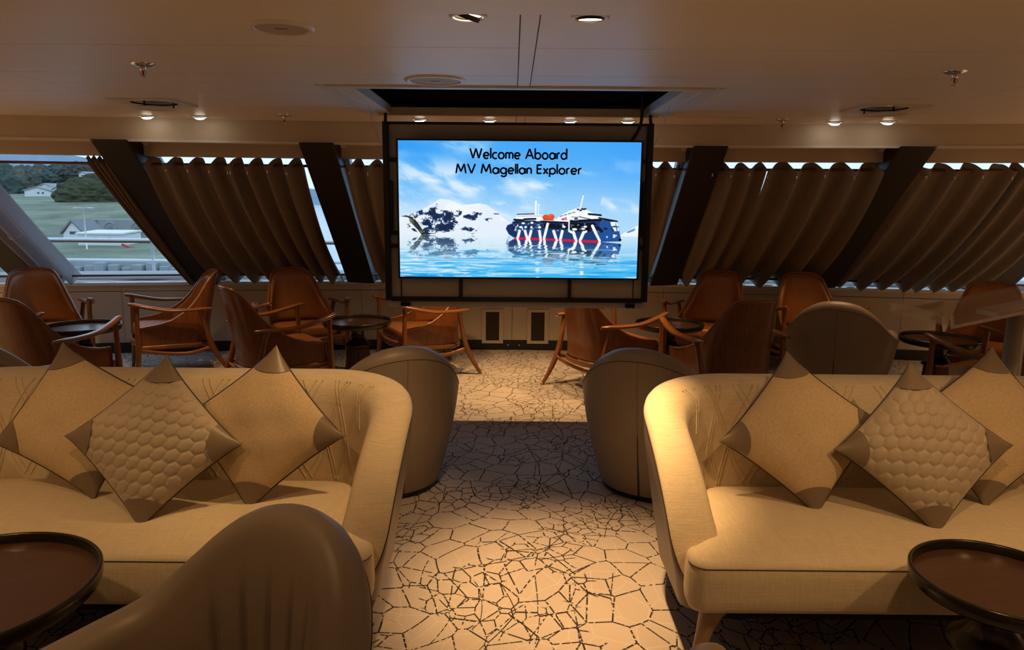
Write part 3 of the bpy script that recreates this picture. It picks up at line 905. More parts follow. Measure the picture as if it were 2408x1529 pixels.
def paint_picture():
    H_, W_ = NH, NW
    yy, xx = np.meshgrid(np.linspace(0, 1, H_), np.linspace(0, 1, W_), indexing='ij')
    cx = 22 + xx * 2350; cy = 45 + yy * 1322            # drawing units
    img = np.zeros((H_, W_, 3))
    def C(r, g, b): return np.array([r, g, b], float)
    def lay(mask, col):
        nonlocal img
        m = np.clip(mask, 0, 1)[..., None]
        img = img * (1 - m) + np.asarray(col) * m
    def step(e0, e1, v): 
        t = np.clip((v - e0) / (e1 - e0), 0, 1); return t * t * (3 - 2 * t)
    def poly(pts, soft=2.0):
        """soft mask of a polygon (even-odd with distance feather)"""
        P = np.asarray(pts, float); n = len(P)
        inside = np.zeros(cx.shape, bool); d = np.full(cx.shape, 1e9)
        for i in range(n):
            (x1, y1), (x2, y2) = P[i], P[(i + 1) % n]
            cond = ((y1 > cy) != (y2 > cy)) & (cx < (x2 - x1) * (cy - y1) / (y2 - y1 + 1e-9) + x1)
            inside ^= cond
            ex, ey = x2 - x1, y2 - y1
            t = np.clip(((cx - x1) * ex + (cy - y1) * ey) / (ex * ex + ey * ey + 1e-9), 0, 1)
            d = np.minimum(d, np.hypot(cx - x1 - t * ex, cy - y1 - t * ey))
        sd = np.where(inside, d, -d)
        return np.clip(0.5 + sd / (2 * soft), 0, 1)
    def line(x1, y1, x2, y2, w, soft=1.5):
        ex, ey = x2 - x1, y2 - y1
        t = np.clip(((cx - x1) * ex + (cy - y1) * ey) / (ex * ex + ey * ey + 1e-9), 0, 1)
        return np.clip(0.5 + (w / 2 - np.hypot(cx - x1 - t * ex, cy - y1 - t * ey)) / (2 * soft), 0, 1)
    def ell(x, y, a, b): return step(1.15, 0.85, np.hypot((cx - x) / a, (cy - y) / b))
    def puff(x, y, a, b): return np.exp(-1.4 * (((cx - x) / a) ** 2 + ((cy - y - 0.12 * (cx - x)) / b) ** 2))
    # sky
    g = step(0, 0.66, yy)[..., None]
    img[:] = C(70, 168, 248) * (1 - g) + C(176, 220, 252) * g
    lay(step(0.35, 0.0, xx) * step(0.35, 0.0, yy) * 0.55, C(40, 150, 245))
    lay(step(0.75, 1.0, xx) * step(0.5, 0.0, yy) * 0.45, C(60, 160, 250))
    # cloud streaks fall to the right
    def warp(n, ang, sx, sy):
        c, s = math.cos(ang), math.sin(ang)
        u = (cx * c + cy * s) / 2400; v = (-cx * s + cy * c) / 2400
        h, w = n.shape
        iu = ((u * sx) % 1 * (w - 1)).astype(int); iv = ((v * sy + 0.3) % 1 * (h - 1)).astype(int)
        return n[iv, iu]
    n1 = sfb((700, 700), 6, 5, 12, 3); n2 = sfb((700, 700), 6, 4, 9, 5)
    w1 = warp(n1, 0.46, 0.8, 1.0); w2 = warp(n2, 0.15, 0.7, 0.9)
    lay(step(0.50, 0.72, w1) * step(0.05, 0.25, yy) * step(0.75, 0.30, xx) * 0.85, C(226, 240, 254))
    lay(step(0.50, 0.72, w2) * (0.35 + 0.65 * step(0.1, 0.45, yy)) * 0.75, C(214, 236, 254))
    for x, y, a, b, k in ((1290, 480, 250, 60, .75), (1500, 480, 110, 40, .7), (640, 520, 260, 60, .6), (330, 420, 120, 18, .6), (1950, 585, 160, 22, .5),
                          (2200, 660, 260, 45, .75), (1180, 670, 260, 30, .55), (1040, 650, 60, 12, .6), (620, 80, 300, 45, .55), (820, 500, 110, 22, .6), (1800, 330, 250, 20, .35)):
        lay(puff(x, y, a, b * 1.3) * k * 1.25 * step(0.36, 0.66, warp(n2, 0.25, 2.3, 2.6)), C(236, 246, 255))
    lay(step(600, 760, cy) * step(1500, 300, cx) * 0.55, C(232, 244, 254))
    # snow mountains
    mt = poly([(0, 800), (60, 762), (160, 745), (250, 705), (350, 645), (425, 597), (520, 610), (640, 662), (720, 650), (800, 640), (880, 655), (960, 710),
               (1060, 790), (1120, 835), (1250, 900), (1250, 955), (0, 955)], 4)
    lay(mt, C(244, 249, 255))
    rk = sfb((H_, W_), 5, 34, 26, 11, 0.75)
    lay(mt * step(0.44, 0.6, sfb((H_, W_), 5, 6, 8, 12)) * 0.35, C(205, 226, 246))
    rocks = np.zeros_like(cx)
    for x, y, a, b, k in ((330, 800, 200, 120, 1), (420, 860, 150, 60, 1), (540, 740, 80, 40, .95), (690, 765, 40, 22, .9), (760, 785, 75, 55, .85), (915, 810, 70, 25, .8),
                          (720, 900, 90, 38, 1), (1080, 812, 40, 10, .9), (980, 740, 30, 8, .8), (530, 870, 60, 40, .9)):
        rocks = np.maximum(rocks, k * np.clip(1.25 - np.hypot((cx - x) / a, (cy - y) / b + 0.25 * (cx - x) / a), 0, 1))
    lay(mt * step(0.60, 0.655, rk + rocks * 0.20) * (rocks > 0.02), C(38, 66, 108))
    lay(mt * step(0.68, 0.74, rk + rocks * 0.20) * (rocks > 0.1) * 0.7, C(14, 30, 60))
    dk = sfb((H_, W_), 5, 30, 20, 21)
    for q in ([(40, 772), (90, 762), (160, 782), (215, 850), (262, 925), (365, 938), (240, 952), (205, 905), (120, 815), (150, 812), (105, 780)], [(135, 890), (170, 890), (200, 925), (160, 915)]):
        lay(poly(q, 3) * step(0.25, 0.4, dk), C(34, 44, 52))
    lay(line(130, 800, 240, 925, 22, 5) * step(.45, .55, dk), C(110, 116, 70))
    lay(poly([(2200, 935), (2350, 850), (2400, 830), (2400, 960), (2200, 960)], 4), C(236, 246, 254))
    lay(poly([(2240, 915), (2340, 868), (2345, 890), (2280, 915)], 3) * step(.42, .55, dk), C(100, 140, 190))
    # water
    hz = 950
    wat = step(hz - 3, hz + 3, cy)
    depth = np.clip((cy - hz) / 420, 0, 1)
    wcol = C(205, 232, 250) * (1 - depth)[..., None] + C(52, 178, 240) * depth[..., None]
    img = img * (1 - wat[..., None]) + wcol * wat[..., None]
    rip = sfb((H_, W_), 5, 5, 70, 31); rip2 = sfb((H_, W_), 4, 14, 120, 32)
    # ship (above its waterline)
    sky_img = img.copy()
    hull = [(1070, 885), (1085, 850), (1140, 828), (1160, 800), (1450, 802), (1690, 815), (1960, 792), (2115, 800), (2175, 850), (2200, 965), (2190, 1000), (2005, 1006), (1160, 978), (1100, 940)]
    lay(poly([(1150, 805), (1180, 748), (1300, 738), (1425, 745), (1560, 790), (1600, 752), (1690, 705), (1780, 672), (1850, 688), (1990, 760), (2085, 790), (2165, 806), (1690, 830), (1150, 825)], 3), C(246, 250, 255))
    lay(line(1362, 615, 1360, 742, 18), C(244, 250, 255)); lay(line(1390, 640, 1388, 742, 8), C(240, 248, 255)); lay(line(1345, 660, 1400, 650, 6), C(238, 246, 255))
    lay(line(1795, 690, 1826, 545, 12), C(250, 252, 255)); lay(line(1822, 548, 1830, 542, 8), C(120, 160, 200))
    lay(poly(hull, 3), C(24, 62, 118))
    lay(poly([(1070, 885), (1085, 850), (1140, 845), (1180, 965), (1100, 940)], 3), C(18, 48, 96))
    lay(poly([(2000, 800), (2115, 802), (2175, 850), (2200, 965), (2190, 998), (2020, 1000), (1960, 900)], 3), C(30, 82, 156))
    # deck shades
    for (x1, y1, x2, y2, w, col) in ((1180, 743, 1345, 738, 9, (22, 30, 44)), (1150, 796, 1240, 800, 18, (14, 20, 34)), (1250, 790, 1360, 786, 18, (12, 18, 32)), (1180, 760, 1420, 757, 5, (120, 150, 190)),
                                     (1140, 822, 1420, 818, 16, (20, 34, 60)), (1430, 812, 1690, 820, 15, (10, 14, 26)), (1700, 806, 2000, 790, 22, (10, 13, 22)), (1880, 735, 2000, 745, 18, (16, 20, 30)),
                                     (1980, 770, 2160, 802, 12, (14, 18, 28)), (1990, 785, 2165, 806, 9, (10, 12, 20)), (1715, 765, 1800, 760, 6, (20, 30, 50)), (1800, 765, 1900, 785, 8, (34, 44, 64)),
                                     (1120, 860, 1430, 862, 24, (26, 44, 76)), (1450, 850, 1690, 862, 52, (14, 22, 40)), (1705, 850, 1930, 850, 60, (12, 18, 32)), (1705, 890, 1900, 895, 26, (18, 28, 48)), (1930, 830, 2010, 900, 34, (14, 24, 48))):
        lay(line(x1, y1, x2, y2, w), C(*col))
    cells = sfb((H_, W_), 3, 110, 70, 41)
    inh = poly([(1130, 830), (1440, 825), (1690, 835), (1950, 825), (2000, 905), (1690, 905), (1150, 905)], 4)
    lay(inh * step(0.62, 0.72, cells) * 0.8, C(150, 180, 205)); lay(inh * step(0.72, 0.82, cells), C(235, 243, 250)); lay(inh * step(0.36, 0.26, cells) * 0.9, C(6, 10, 20))
    for x, y, a, b in ((1240, 830, 18, 9), (1325, 825, 16, 10), (1215, 868, 14, 11), (1262, 868, 12, 11), (1320, 868, 12, 11), (1400, 868, 16, 12), (1640, 862, 18, 10), (1850, 858, 18, 11), (1745, 885, 26, 12), (1830, 880, 20, 9), (1385, 800, 26, 10)):
        lay(ell(x, y, a, b), C(246, 250, 255))
    lay(line(1690, 800, 1690, 905, 14), C(244, 250, 255)); lay(poly([(1725, 765), (1780, 757), (1780, 795), (1725, 798)], 2) * 0.9, C(235, 243, 250)); lay(poly([(1740, 770), (1775, 766), (1775, 790), (1740, 792)], 2), C(60, 80, 110))
    for x in (1600, 1640, 1680, 1720): lay(line(x, 760 - (x - 1600) * 0.3, x + 26, 752 - (x - 1600) * 0.3, 7), C(30, 60, 120))
    lay(poly([(1610, 785), (1660, 765), (1670, 795), (1620, 796)], 2), C(200, 60, 90)); lay(line(1640, 775, 1660, 788, 6), C(240, 240, 250))
    for x, y in ((1775, 690), (1800, 700), (1830, 690), (1845, 685), (1815, 685)): lay(ell(x, y, 14, 8), C(30, 44, 60))
    # white legs of the livery
    for (a, b, c, d, w) in ((1204, 905, 1188, 975, 26), (1258, 905, 1278, 975, 26), (1318, 905, 1300, 975, 26), (1400, 905, 1412, 978, 26), (1480, 835, 1446, 978, 26), (1540, 905, 1568, 985, 28), (1625, 905, 1608, 985, 28),
                            (1735, 915, 1760, 990, 30), (1700, 905, 1740, 925, 24), (1835, 915, 1804, 990, 30), (1860, 905, 1830, 922, 22), (1920, 850, 1960, 930, 28), (1955, 920, 1995, 995, 26)):
        lay(line(a, b, c, d, w), C(248, 251, 255))
    lay(line(1160, 972, 1975, 1000, 13), C(226, 20, 60))
    for x, y in ((1184, 974), (1280, 977), (1298, 978), (1412, 981), (1448, 983), (1570, 987), (1606, 989), (1762, 994), (1802, 995)): lay(ell(x, y, 13, 8), C(245, 249, 255))
    lay(ell(1462, 770, 36, 26), C(232, 78, 36)); lay(ell(1510, 766, 36, 28), C(232, 78, 36)); lay(line(1440, 793, 1535, 795, 9), C(150, 40, 20)); lay(ell(1500, 754, 22, 7) * .6, C(250, 130, 80))
    for q in ([(2095, 808), (2140, 812), (2150, 845), (2105, 852)], [(2150, 815), (2168, 830), (2178, 850), (2156, 850)], [(2098, 865), (2150, 862), (2162, 900), (2118, 902)], [(2160, 862), (2178, 865), (2184, 898), (2170, 900)]):
        lay(poly(q, 2), C(240, 247, 254))
    lay(poly([(2098, 865), (2115, 864), (2140, 902), (2118, 902)], 2), C(20, 40, 80)); lay(poly([(2030, 865), (2070, 868), (2066, 888), (2034, 886)], 2), C(40, 34, 30))
    lay(line(2108, 940, 2162, 942, 17) * step(.30, .42, sfb((H_, W_), 2, 200, 60, 55)), C(240, 246, 252)); lay(ell(2136, 958, 14, 8), C(220, 232, 246)); lay(ell(2067, 958, 8, 10), C(200, 220, 240)); lay(ell(2196, 985, 14, 14), C(8, 12, 22))
    lay(line(1160, 985, 2000, 1010, 7) * 0.8, C(8, 16, 36))
    # reflections: mirror rows about the waterline, broken by the ripples
    def mirror(src, w0, x_sel, strength, reach):
        nonlocal img
        my = 2 * w0 - cy
        dx = (rip2 - 0.5) * 90 * np.clip((cy - w0) / 220, 0.05, 1.2) + (rip - 0.5) * 60 * np.clip((cy - w0) / 200, 0, 1)
        dyj = (rip - 0.5) * 60 * np.clip((cy - w0) / 120, 0, 1.5)
        sx_ = np.clip(((cx + dx - 22) / 2350 * (W_ - 1)).astype(int), 0, W_ - 1)
        sy_ = np.clip(((my + dyj - 45) / 1322 * (H_ - 1)).astype(int), 0, H_ - 1)
        r = src[sy_, sx_]
        fade = x_sel * (cy > w0) * np.clip(1 - (cy - w0) / reach, 0, 1) ** 0.6 * strength
        brk = step(0.30, 0.52, 1.05 - np.clip((cy - w0) / reach, 0, 1) * 0.9 + (rip2 - 0.5) * 1.6)
        m = np.clip(fade * brk, 0, 1)[..., None]
        img = img * (1 - m) + r * m
    full = img.copy()
    mirror(full, hz, step(1120, 1050, cx), 0.85, 330)
    wl = 978 + (cx - 1160) * 0.034
    mirror(full, wl, step(1080, 1110, cx) * step(2215, 2195, cx), 1.0, 300)
    # ripples
    lay(wat * step(0.56, 0.70, rip) * (0.15 + 0.6 * depth) * step(1010, 1060, cy), C(216, 238, 250))
    lay(wat * step(0.44, 0.32, rip) * (0.1 + 0.75 * depth) * (cy > 1100), C(20, 150, 232))
    lay(wat * step(0.55, 0.68, rip2) * step(1080, 1180, cy) * step(1250, 700, cx) * 0.75, C(236, 246, 252))
    for x in (1380, 1820): lay(line(x, 1180, x + 8, 1365, 34, 10) * step(.5, .6, rip2) * 0.9, C(236, 246, 252))
    return np.clip(img, 0, 255)

tv = thing('television', 'large flat television showing a blue expedition ship with a welcome greeting', 'television', (0.0415, 5.035, 1.0))
TX, TZ = 0.8255, 0.9255                    # half width, height of the visible picture
bw = 0.012
box('housing', (-TX - bw, 0.006, -bw), (TX + bw, 0.05, TZ + bw), M['tvblack'], tv, 0.004)
for a, b in (((-TX - bw, -bw), (TX + bw, 0)), ((-TX - bw, TZ), (TX + bw, TZ + bw)), ((-TX - bw, 0), (-TX, TZ)), ((TX, 0), (TX + bw, TZ))):
    box('bezel', (a[0], -0.003, a[1]), (b[0], 0.006, b[1]), M['tvblack'], tv)
px = paint_picture() / 255.0
lin = np.where(px <= 0.04045, px / 12.92, ((px + 0.055) / 1.055) ** 2.4)
gx, gz = np.meshgrid(np.linspace(-TX, TX, NW), np.linspace(TZ, 0, NH), indexing='xy')
sv = np.stack([gx, np.full_like(gx, 0.003), gz], -1).reshape(-1, 3)
disp = build('display', sv, gfaces(NH, NW), None, tv, smooth=False)
ca = disp.data.color_attributes.new('picture', 'FLOAT_COLOR', 'POINT')
ca.data.foreach_set('color', np.concatenate([lin.reshape(-1, 3), np.ones((NW * NH, 1))], 1).astype(np.float32).ravel())
m_, nt_, b_ = newmat('screen_picture')
at_ = nt_.nodes.new('ShaderNodeVertexColor'); at_.layer_name = 'picture'
b_.inputs['Base Color'].default_value = (0.01, 0.01, 0.01, 1)
b_.inputs['Roughness'].default_value = 0.35
nt_.links.new(at_.outputs[0], b_.inputs['Emission Color'])
b_.inputs['Emission Strength'].default_value = 1.0
disp.data.materials.append(m_)
disp['label'] = 'lit picture of a ship, icy mountains and calm water'

# ---- lettering: geometric sans built from strokes (cap height 1)
XH = 0.60
def arcp(cx, cy, rx, ry, a0, a1, n=20):
    th = np.radians(np.linspace(a0, a1, n))
    return [(cx + rx * math.cos(t), cy + ry * math.sin(t)) for t in th]
R_ = XH / 2
GL = {
    'W': (1.30, [[(0, 1), (0.33, 0.02)], [(0.33, 0.02), (0.65, 1)], [(0.65, 1), (0.97, 0.02)], [(0.97, 0.02), (1.30, 1)]]),
    'e': (0.60, [[(0.03, R_), (0.57, R_)], arcp(0.30, R_, 0.29, R_, 0, 318)]),
    'l': (0.0, [[(0, 0), (0, 1.06)]]),
    'c': (0.46, [arcp(0.30, R_, 0.29, R_, 52, 308)]),
    'o': (0.62, [arcp(0.31, R_, 0.30, R_, 0, 360, 30)]),
    'm': (0.78, [[(0, 0), (0, XH)], arcp(0.195, XH - 0.20, 0.195, 0.20, 180, 0, 14) + [(0.39, 0)], arcp(0.585, XH - 0.20, 0.195, 0.20, 180, 0, 14) + [(0.78, 0)]]),
    'n': (0.44, [[(0, 0), (0, XH)], arcp(0.22, XH - 0.22, 0.22, 0.22, 180, 0, 14) + [(0.44, 0)]]),
    'A': (0.84, [[(0, 0), (0.42, 1)], [(0.42, 1), (0.84, 0)], [(0.15, 0.33), (0.69, 0.33)]]),
    'b': (0.60, [[(0, 0), (0, 1.06)], arcp(0.30, R_, 0.30, R_, 0, 360, 30)]),
    'a': (0.62, [[(0.62, 0), (0.62, XH)], arcp(0.29, R_, 0.29, R_, 0, 360, 30)]),
    'd': (0.60, [[(0.60, 0), (0.60, 1.06)], arcp(0.30, R_, 0.30, R_, 0, 360, 30)]),
    'p': (0.60, [[(0, -0.32), (0, XH)], arcp(0.30, R_, 0.30, R_, 0, 360, 30)]),
    'g': (0.60, [[(0.60, XH), (0.60, -0.06)] + arcp(0.32, -0.06, 0.28, 0.25, 0, -155, 14), arcp(0.30, R_, 0.30, R_, 0, 360, 30)]),
    'r': (0.26, [[(0, 0), (0, XH)], arcp(0.20, XH - 0.22, 0.20, 0.22, 180, 62, 9)]),
    'M': (1.04, [[(0, 0), (0.17, 1)], [(0.17, 1), (0.52, 0.18)], [(0.52, 0.18), (0.87, 1)], [(0.87, 1), (1.04, 0)]]),
    'V': (0.80, [[(0, 1), (0.40, 0.0)], [(0.40, 0.0), (0.80, 1)]]),
    'E': (0.46, [[(0, 0), (0, 1)], [(0, 0.94), (0.46, 0.94)], [(0, 0.53), (0.44, 0.53)], [(0, 0.06), (0.46, 0.06)]]),
    'x': (0.46, [[(0, 0), (0.46, XH)], [(0, XH), (0.46, 0)]]),
}
def lettering(text, u0, u1, base, cap):
    """strokes spread between drawing units u0..u1 with the baseline at base"""
    x = 0.0; segs = []
    for ch in text:
        if ch == ' ': x += 0.44; continue
        w, st = GL[ch]
        for s in st: segs.append([(x + p[0], p[1]) for p in s])
        x += w + 0.20
    x -= 0.20
    bm = bmesh.new()
    kx = (u1 - u0) / x
    def to(p): return ((u0 + p[0] * kx - 22) / 2350 * 2 * TX - TX, TZ - (base - p[1] * cap - 45) / 1322 * TZ)
    hw = 0.0057
    for s in segs:
        P = [Vector(to(p)) for p in s]
        L_, R2 = [], []
        for i, p in enumerate(P):
            d = (P[min(i + 1, len(P) - 1)] - P[max(i - 1, 0)]).normalized()
            nrm = Vector((-d.y, d.x)) * hw
            L_.append(bm.verts.new((p.x + nrm.x, 0.0021, p.y + nrm.y))); R2.append(bm.verts.new((p.x - nrm.x, 0.0021, p.y - nrm.y)))
        for i in range(len(P) - 1): bm.faces.new((L_[i], L_[i + 1], R2[i + 1], R2[i]))
    o = from_bm('lettering', bm, M['ink'], tv)
    return o
lettering('Welcome Aboard', 718, 1652, 210, 95)['label'] = 'black words Welcome Aboard'
lettering('MV Magellan Explorer', 582, 1795, 352, 90)['label'] = 'black words MV Magellan Explorer'
# ================================================================== UPHOLSTERY: swept horseshoe shells
def horseshoe(W, D, yf, rc, n, tipin=0.0):
    """plan path of a U open to +y: from the left front tip round the back (y = yf - D) to the right front tip.
    returns points, inward normals and arc length, n samples"""
    xs, yb = W, yf - D
    pts = []
    for y in np.linspace(yf, yb + rc, 60): pts.append((-xs, y))
    for a in np.linspace(PI, 1.5 * PI, 50)[1:]: pts.append((-xs + rc + rc * math.cos(a), yb + rc + rc * math.sin(a)))
    for x in np.linspace(-xs + rc, xs - rc, 120)[1:]: pts.append((x, yb))
    for a in np.linspace(1.5 * PI, 2 * PI, 50)[1:]: pts.append((xs - rc + rc * math.cos(a), yb + rc + rc * math.sin(a)))
    for y in np.linspace(yb + rc, yf, 60)[1:]: pts.append((xs, y))
    P = np.array(pts)
    if tipin:
        k = np.clip((P[:, 1] - (yf - 0.45)) / 0.45, 0, 1) ** 2
        P[:, 0] -= np.sign(P[:, 0]) * tipin * k
    s = np.concatenate([[0], np.cumsum(np.linalg.norm(np.diff(P, axis=0), axis=1))])
    t = np.linspace(0, s[-1], n)
    P = np.stack([np.interp(t, s, P[:, 0]), np.interp(t, s, P[:, 1])], 1)
    T = np.gradient(P, axis=0)
    T /= np.linalg.norm(T, axis=1)[:, None]
    N = np.stack([-T[:, 1], T[:, 0]], 1)      # inward: left of the travelling direction
    return P, N, t

# ------------------------------------------------------------------ tub chairs
def make_tub():
    root = thing('tub_chair', 'taupe leather tub chair', 'chair')
    n = 240
    P, N, t = horseshoe(0.405, 0.76, 0.34, 0.395, n, 0.03)
    u = t / t[-1] * 2 - 1                     # -1 left tip, 0 back centre, 1 right tip
    h = np.interp(np.abs(u), [0, 0.06, 0.13, 0.20, 0.28, 0.35, 0.42, 0.48, 0.55, 0.7, 0.9, 1.0], [0.83, 0.828, 0.815, 0.79, 0.745, 0.69, 0.632, 0.592, 0.57, 0.558, 0.55, 0.547])
    kk = np.ones(13) / 13
    h = np.convolve(np.pad(h, 6, mode='edge'), kk, 'valid')
    dist = np.minimum(t, t[-1] - t)
    rnd = np.sqrt(np.clip(1 - (1 - np.clip(dist / 0.055, 0, 1)) ** 2, 0.0, 1))
    outer = [(0.115, 0.0), (0.10, 0.06), (0.078, 0.2), (0.052, 0.38), (0.030, 0.56), (0.014, 0.72), (0.004, 0.85), (0.0, 0.92)]
    rim = [(0.0, 0.92), (0.003, 0.945), (0.012, 0.968), (0.028, 0.987), (0.050, 0.997), (0.072, 0.993), (0.092, 0.975), (0.104, 0.950), (0.110, 0.92)]
    inner = [(0.110, 0.92), (0.116, 0.85), (0.122, 0.76), (0.128, 0.66), (0.135, 0.56), (0.142, 0.46), (0.148, 0.36)]
    z0 = 0.035
    def strip(sec, pleat=False, dense=1):
        sec = np.array(sec)
        if dense > 1:
            q = np.linspace(0, len(sec) - 1, (len(sec) - 1) * dense + 1)
            sec = np.stack([np.interp(q, np.arange(len(sec)), sec[:, 0]), np.interp(q, np.arange(len(sec)), sec[:, 1])], 1)
        o, tt = sec[:, 0], sec[:, 1]
        c = 0.055
        oo = c + (o[None] - c) * rnd[:, None]
        z = z0 + (h[:, None] - z0) * tt[None]
        z = z - (1 - rnd[:, None]) * 0.03 * tt[None]
        if pleat:
            # gathers fanning out from the seat on the inside of the back
            ph = u[:, None] * 30 * (1.0 - 0.25 * (tt[None] - 0.36))
            g = np.exp(-((((ph / PI) % 1) - 0.5) / 0.10) ** 2)
            fade = np.clip((0.40 - np.abs(u[:, None])) / 0.1, 0, 1) * np.clip((0.86 - tt[None]) / 0.18, 0, 1)
            oo = oo - 0.016 * g * fade + 0.016 * np.sin(np.clip((tt[None] - 0.36) / 0.56, 0, 1) * PI)
        X = P[:, 0:1] + N[:, 0:1] * oo
        Y = P[:, 1:2] + N[:, 1:2] * oo
        return np.stack([X, Y, z], -1), len(sec)
    V, k = strip(outer)
    shell = build('outer_shell', V.reshape(-1, 3), gfaces(n, k), M['leather'], root)
    V2, k2 = strip(rim)
    build('rim', V2.reshape(-1, 3), gfaces(n, k2), M['leather'], root)
    V3, k3 = strip(inner, True, 4)
    build('inner_back', V3.reshape(-1, 3), gfaces(n, k3), M['leather'], root)
    tube('seam', V[:, -1][4:-4] + np.array([0, 0, 0.001]), 0.0016, M['piping'], shell, 5)
    mid = n // 2
    sm = spline(V[mid] + np.array([0, 0.0005, 0]), 24)
    tube('seam', sm[11:], 0.0011, M['piping'], shell, 5)
    tube('back_slit', sm[:12] - np.array([0, 0.0005, 0]), np.linspace(0.0065, 0.0022, 12), M['piping'], shell, 6)
    # seat, body and plinth
    def dshape(W, y0, y1, rc, rf, n_=64):
        pts = [(-W, y1 - rf), (-W, y0 + rc)]
        o = []
        for cx_, cy_, r, a0, a1 in ((W - rc, y0 + rc, rc, -90, 0), (W - rf, y1 - rf, rf, 0, 90), (-W + rf, y1 - rf, rf, 90, 180), (-W + rc, y0 + rc, rc, 180, 270)):
            for a in np.radians(np.linspace(a0, a1, n_ // 4)):
                o.append((cx_ + r * math.cos(a), cy_ + r * math.sin(a)))
        return np.array(o)
    def puff(nm, poly, z_0, z_1, r, m, crown=0.0):
        c = poly.mean(0)
        rings = []
        for dz, ins in ((z_0, r), (z_0 + r * 0.3, r * 0.3), (z_0 + r, 0), (z_1 - r, 0), (z_1 - r * 0.3, r * 0.3), (z_1, r)):
            d = poly - c
            l = np.linalg.norm(d, axis=1)[:, None]
            rings.append(np.column_stack([c + d * (1 - ins / l), np.full(len(poly), dz)]))
        for f_ in (0.75, 0.45, 0.02):
            rings.append(np.column_stack([c + (rings[5][:, :2] - c) * f_, np.full(len(poly), z_1 + crown * (1 - f_ ** 2))]))
        rings.insert(0, np.column_stack([c + (rings[0][:, :2] - c) * 0.02, np.full(len(poly), z_0)]))
        R = np.stack(rings, 1)
        return build(nm, R.reshape(-1, 3), gfaces(len(poly), R.shape[1], cu=True), m, root)
    puff('seat_cushion', dshape(0.272, -0.275, 0.36, 0.25, 0.06), 0.30, 0.425, 0.04, M['leather'], 0.02)
    puff('body', dshape(0.30, -0.30, 0.325, 0.28, 0.05), 0.05, 0.31, 0.02, M['leather'])
    puff('plinth', dshape(0.285, -0.285, 0.30, 0.26, 0.05), 0.0, 0.05, 0.008, M['black'])
    return root
tub = make_tub()
TG = 'taupe tub chairs'
TUBS = [((-0.70, 3.80, 0), (-0.46, 0.89), 'taupe leather tub chair behind the left sofa, beside the aisle'),
        ((0.80, 3.80, 0), (0.46, 0.89), 'taupe leather tub chair behind the right sofa, beside the aisle'),
        ((-2.52, 3.85, 0), (0.42, 0.91), 'taupe leather tub chair behind the left end of the left sofa'),
        ((2.56, 5.54, 0), (0.50, 0.87), 'taupe leather tub chair with its back turned among the right wooden armchairs'),
        ((-0.70, 1.30, 0), (-0.60, -0.80), 'taupe leather tub chair with gathered inner back in the left foreground'),
        ((0.605, 1.085, 0), (0.5, 0.87), 'taupe leather tub chair at the bottom edge with only an arm showing')]
for i, (loc, f, lab) in enumerate(TUBS):
    place(tub, i > 0, loc, heading(*f), lab, TG)

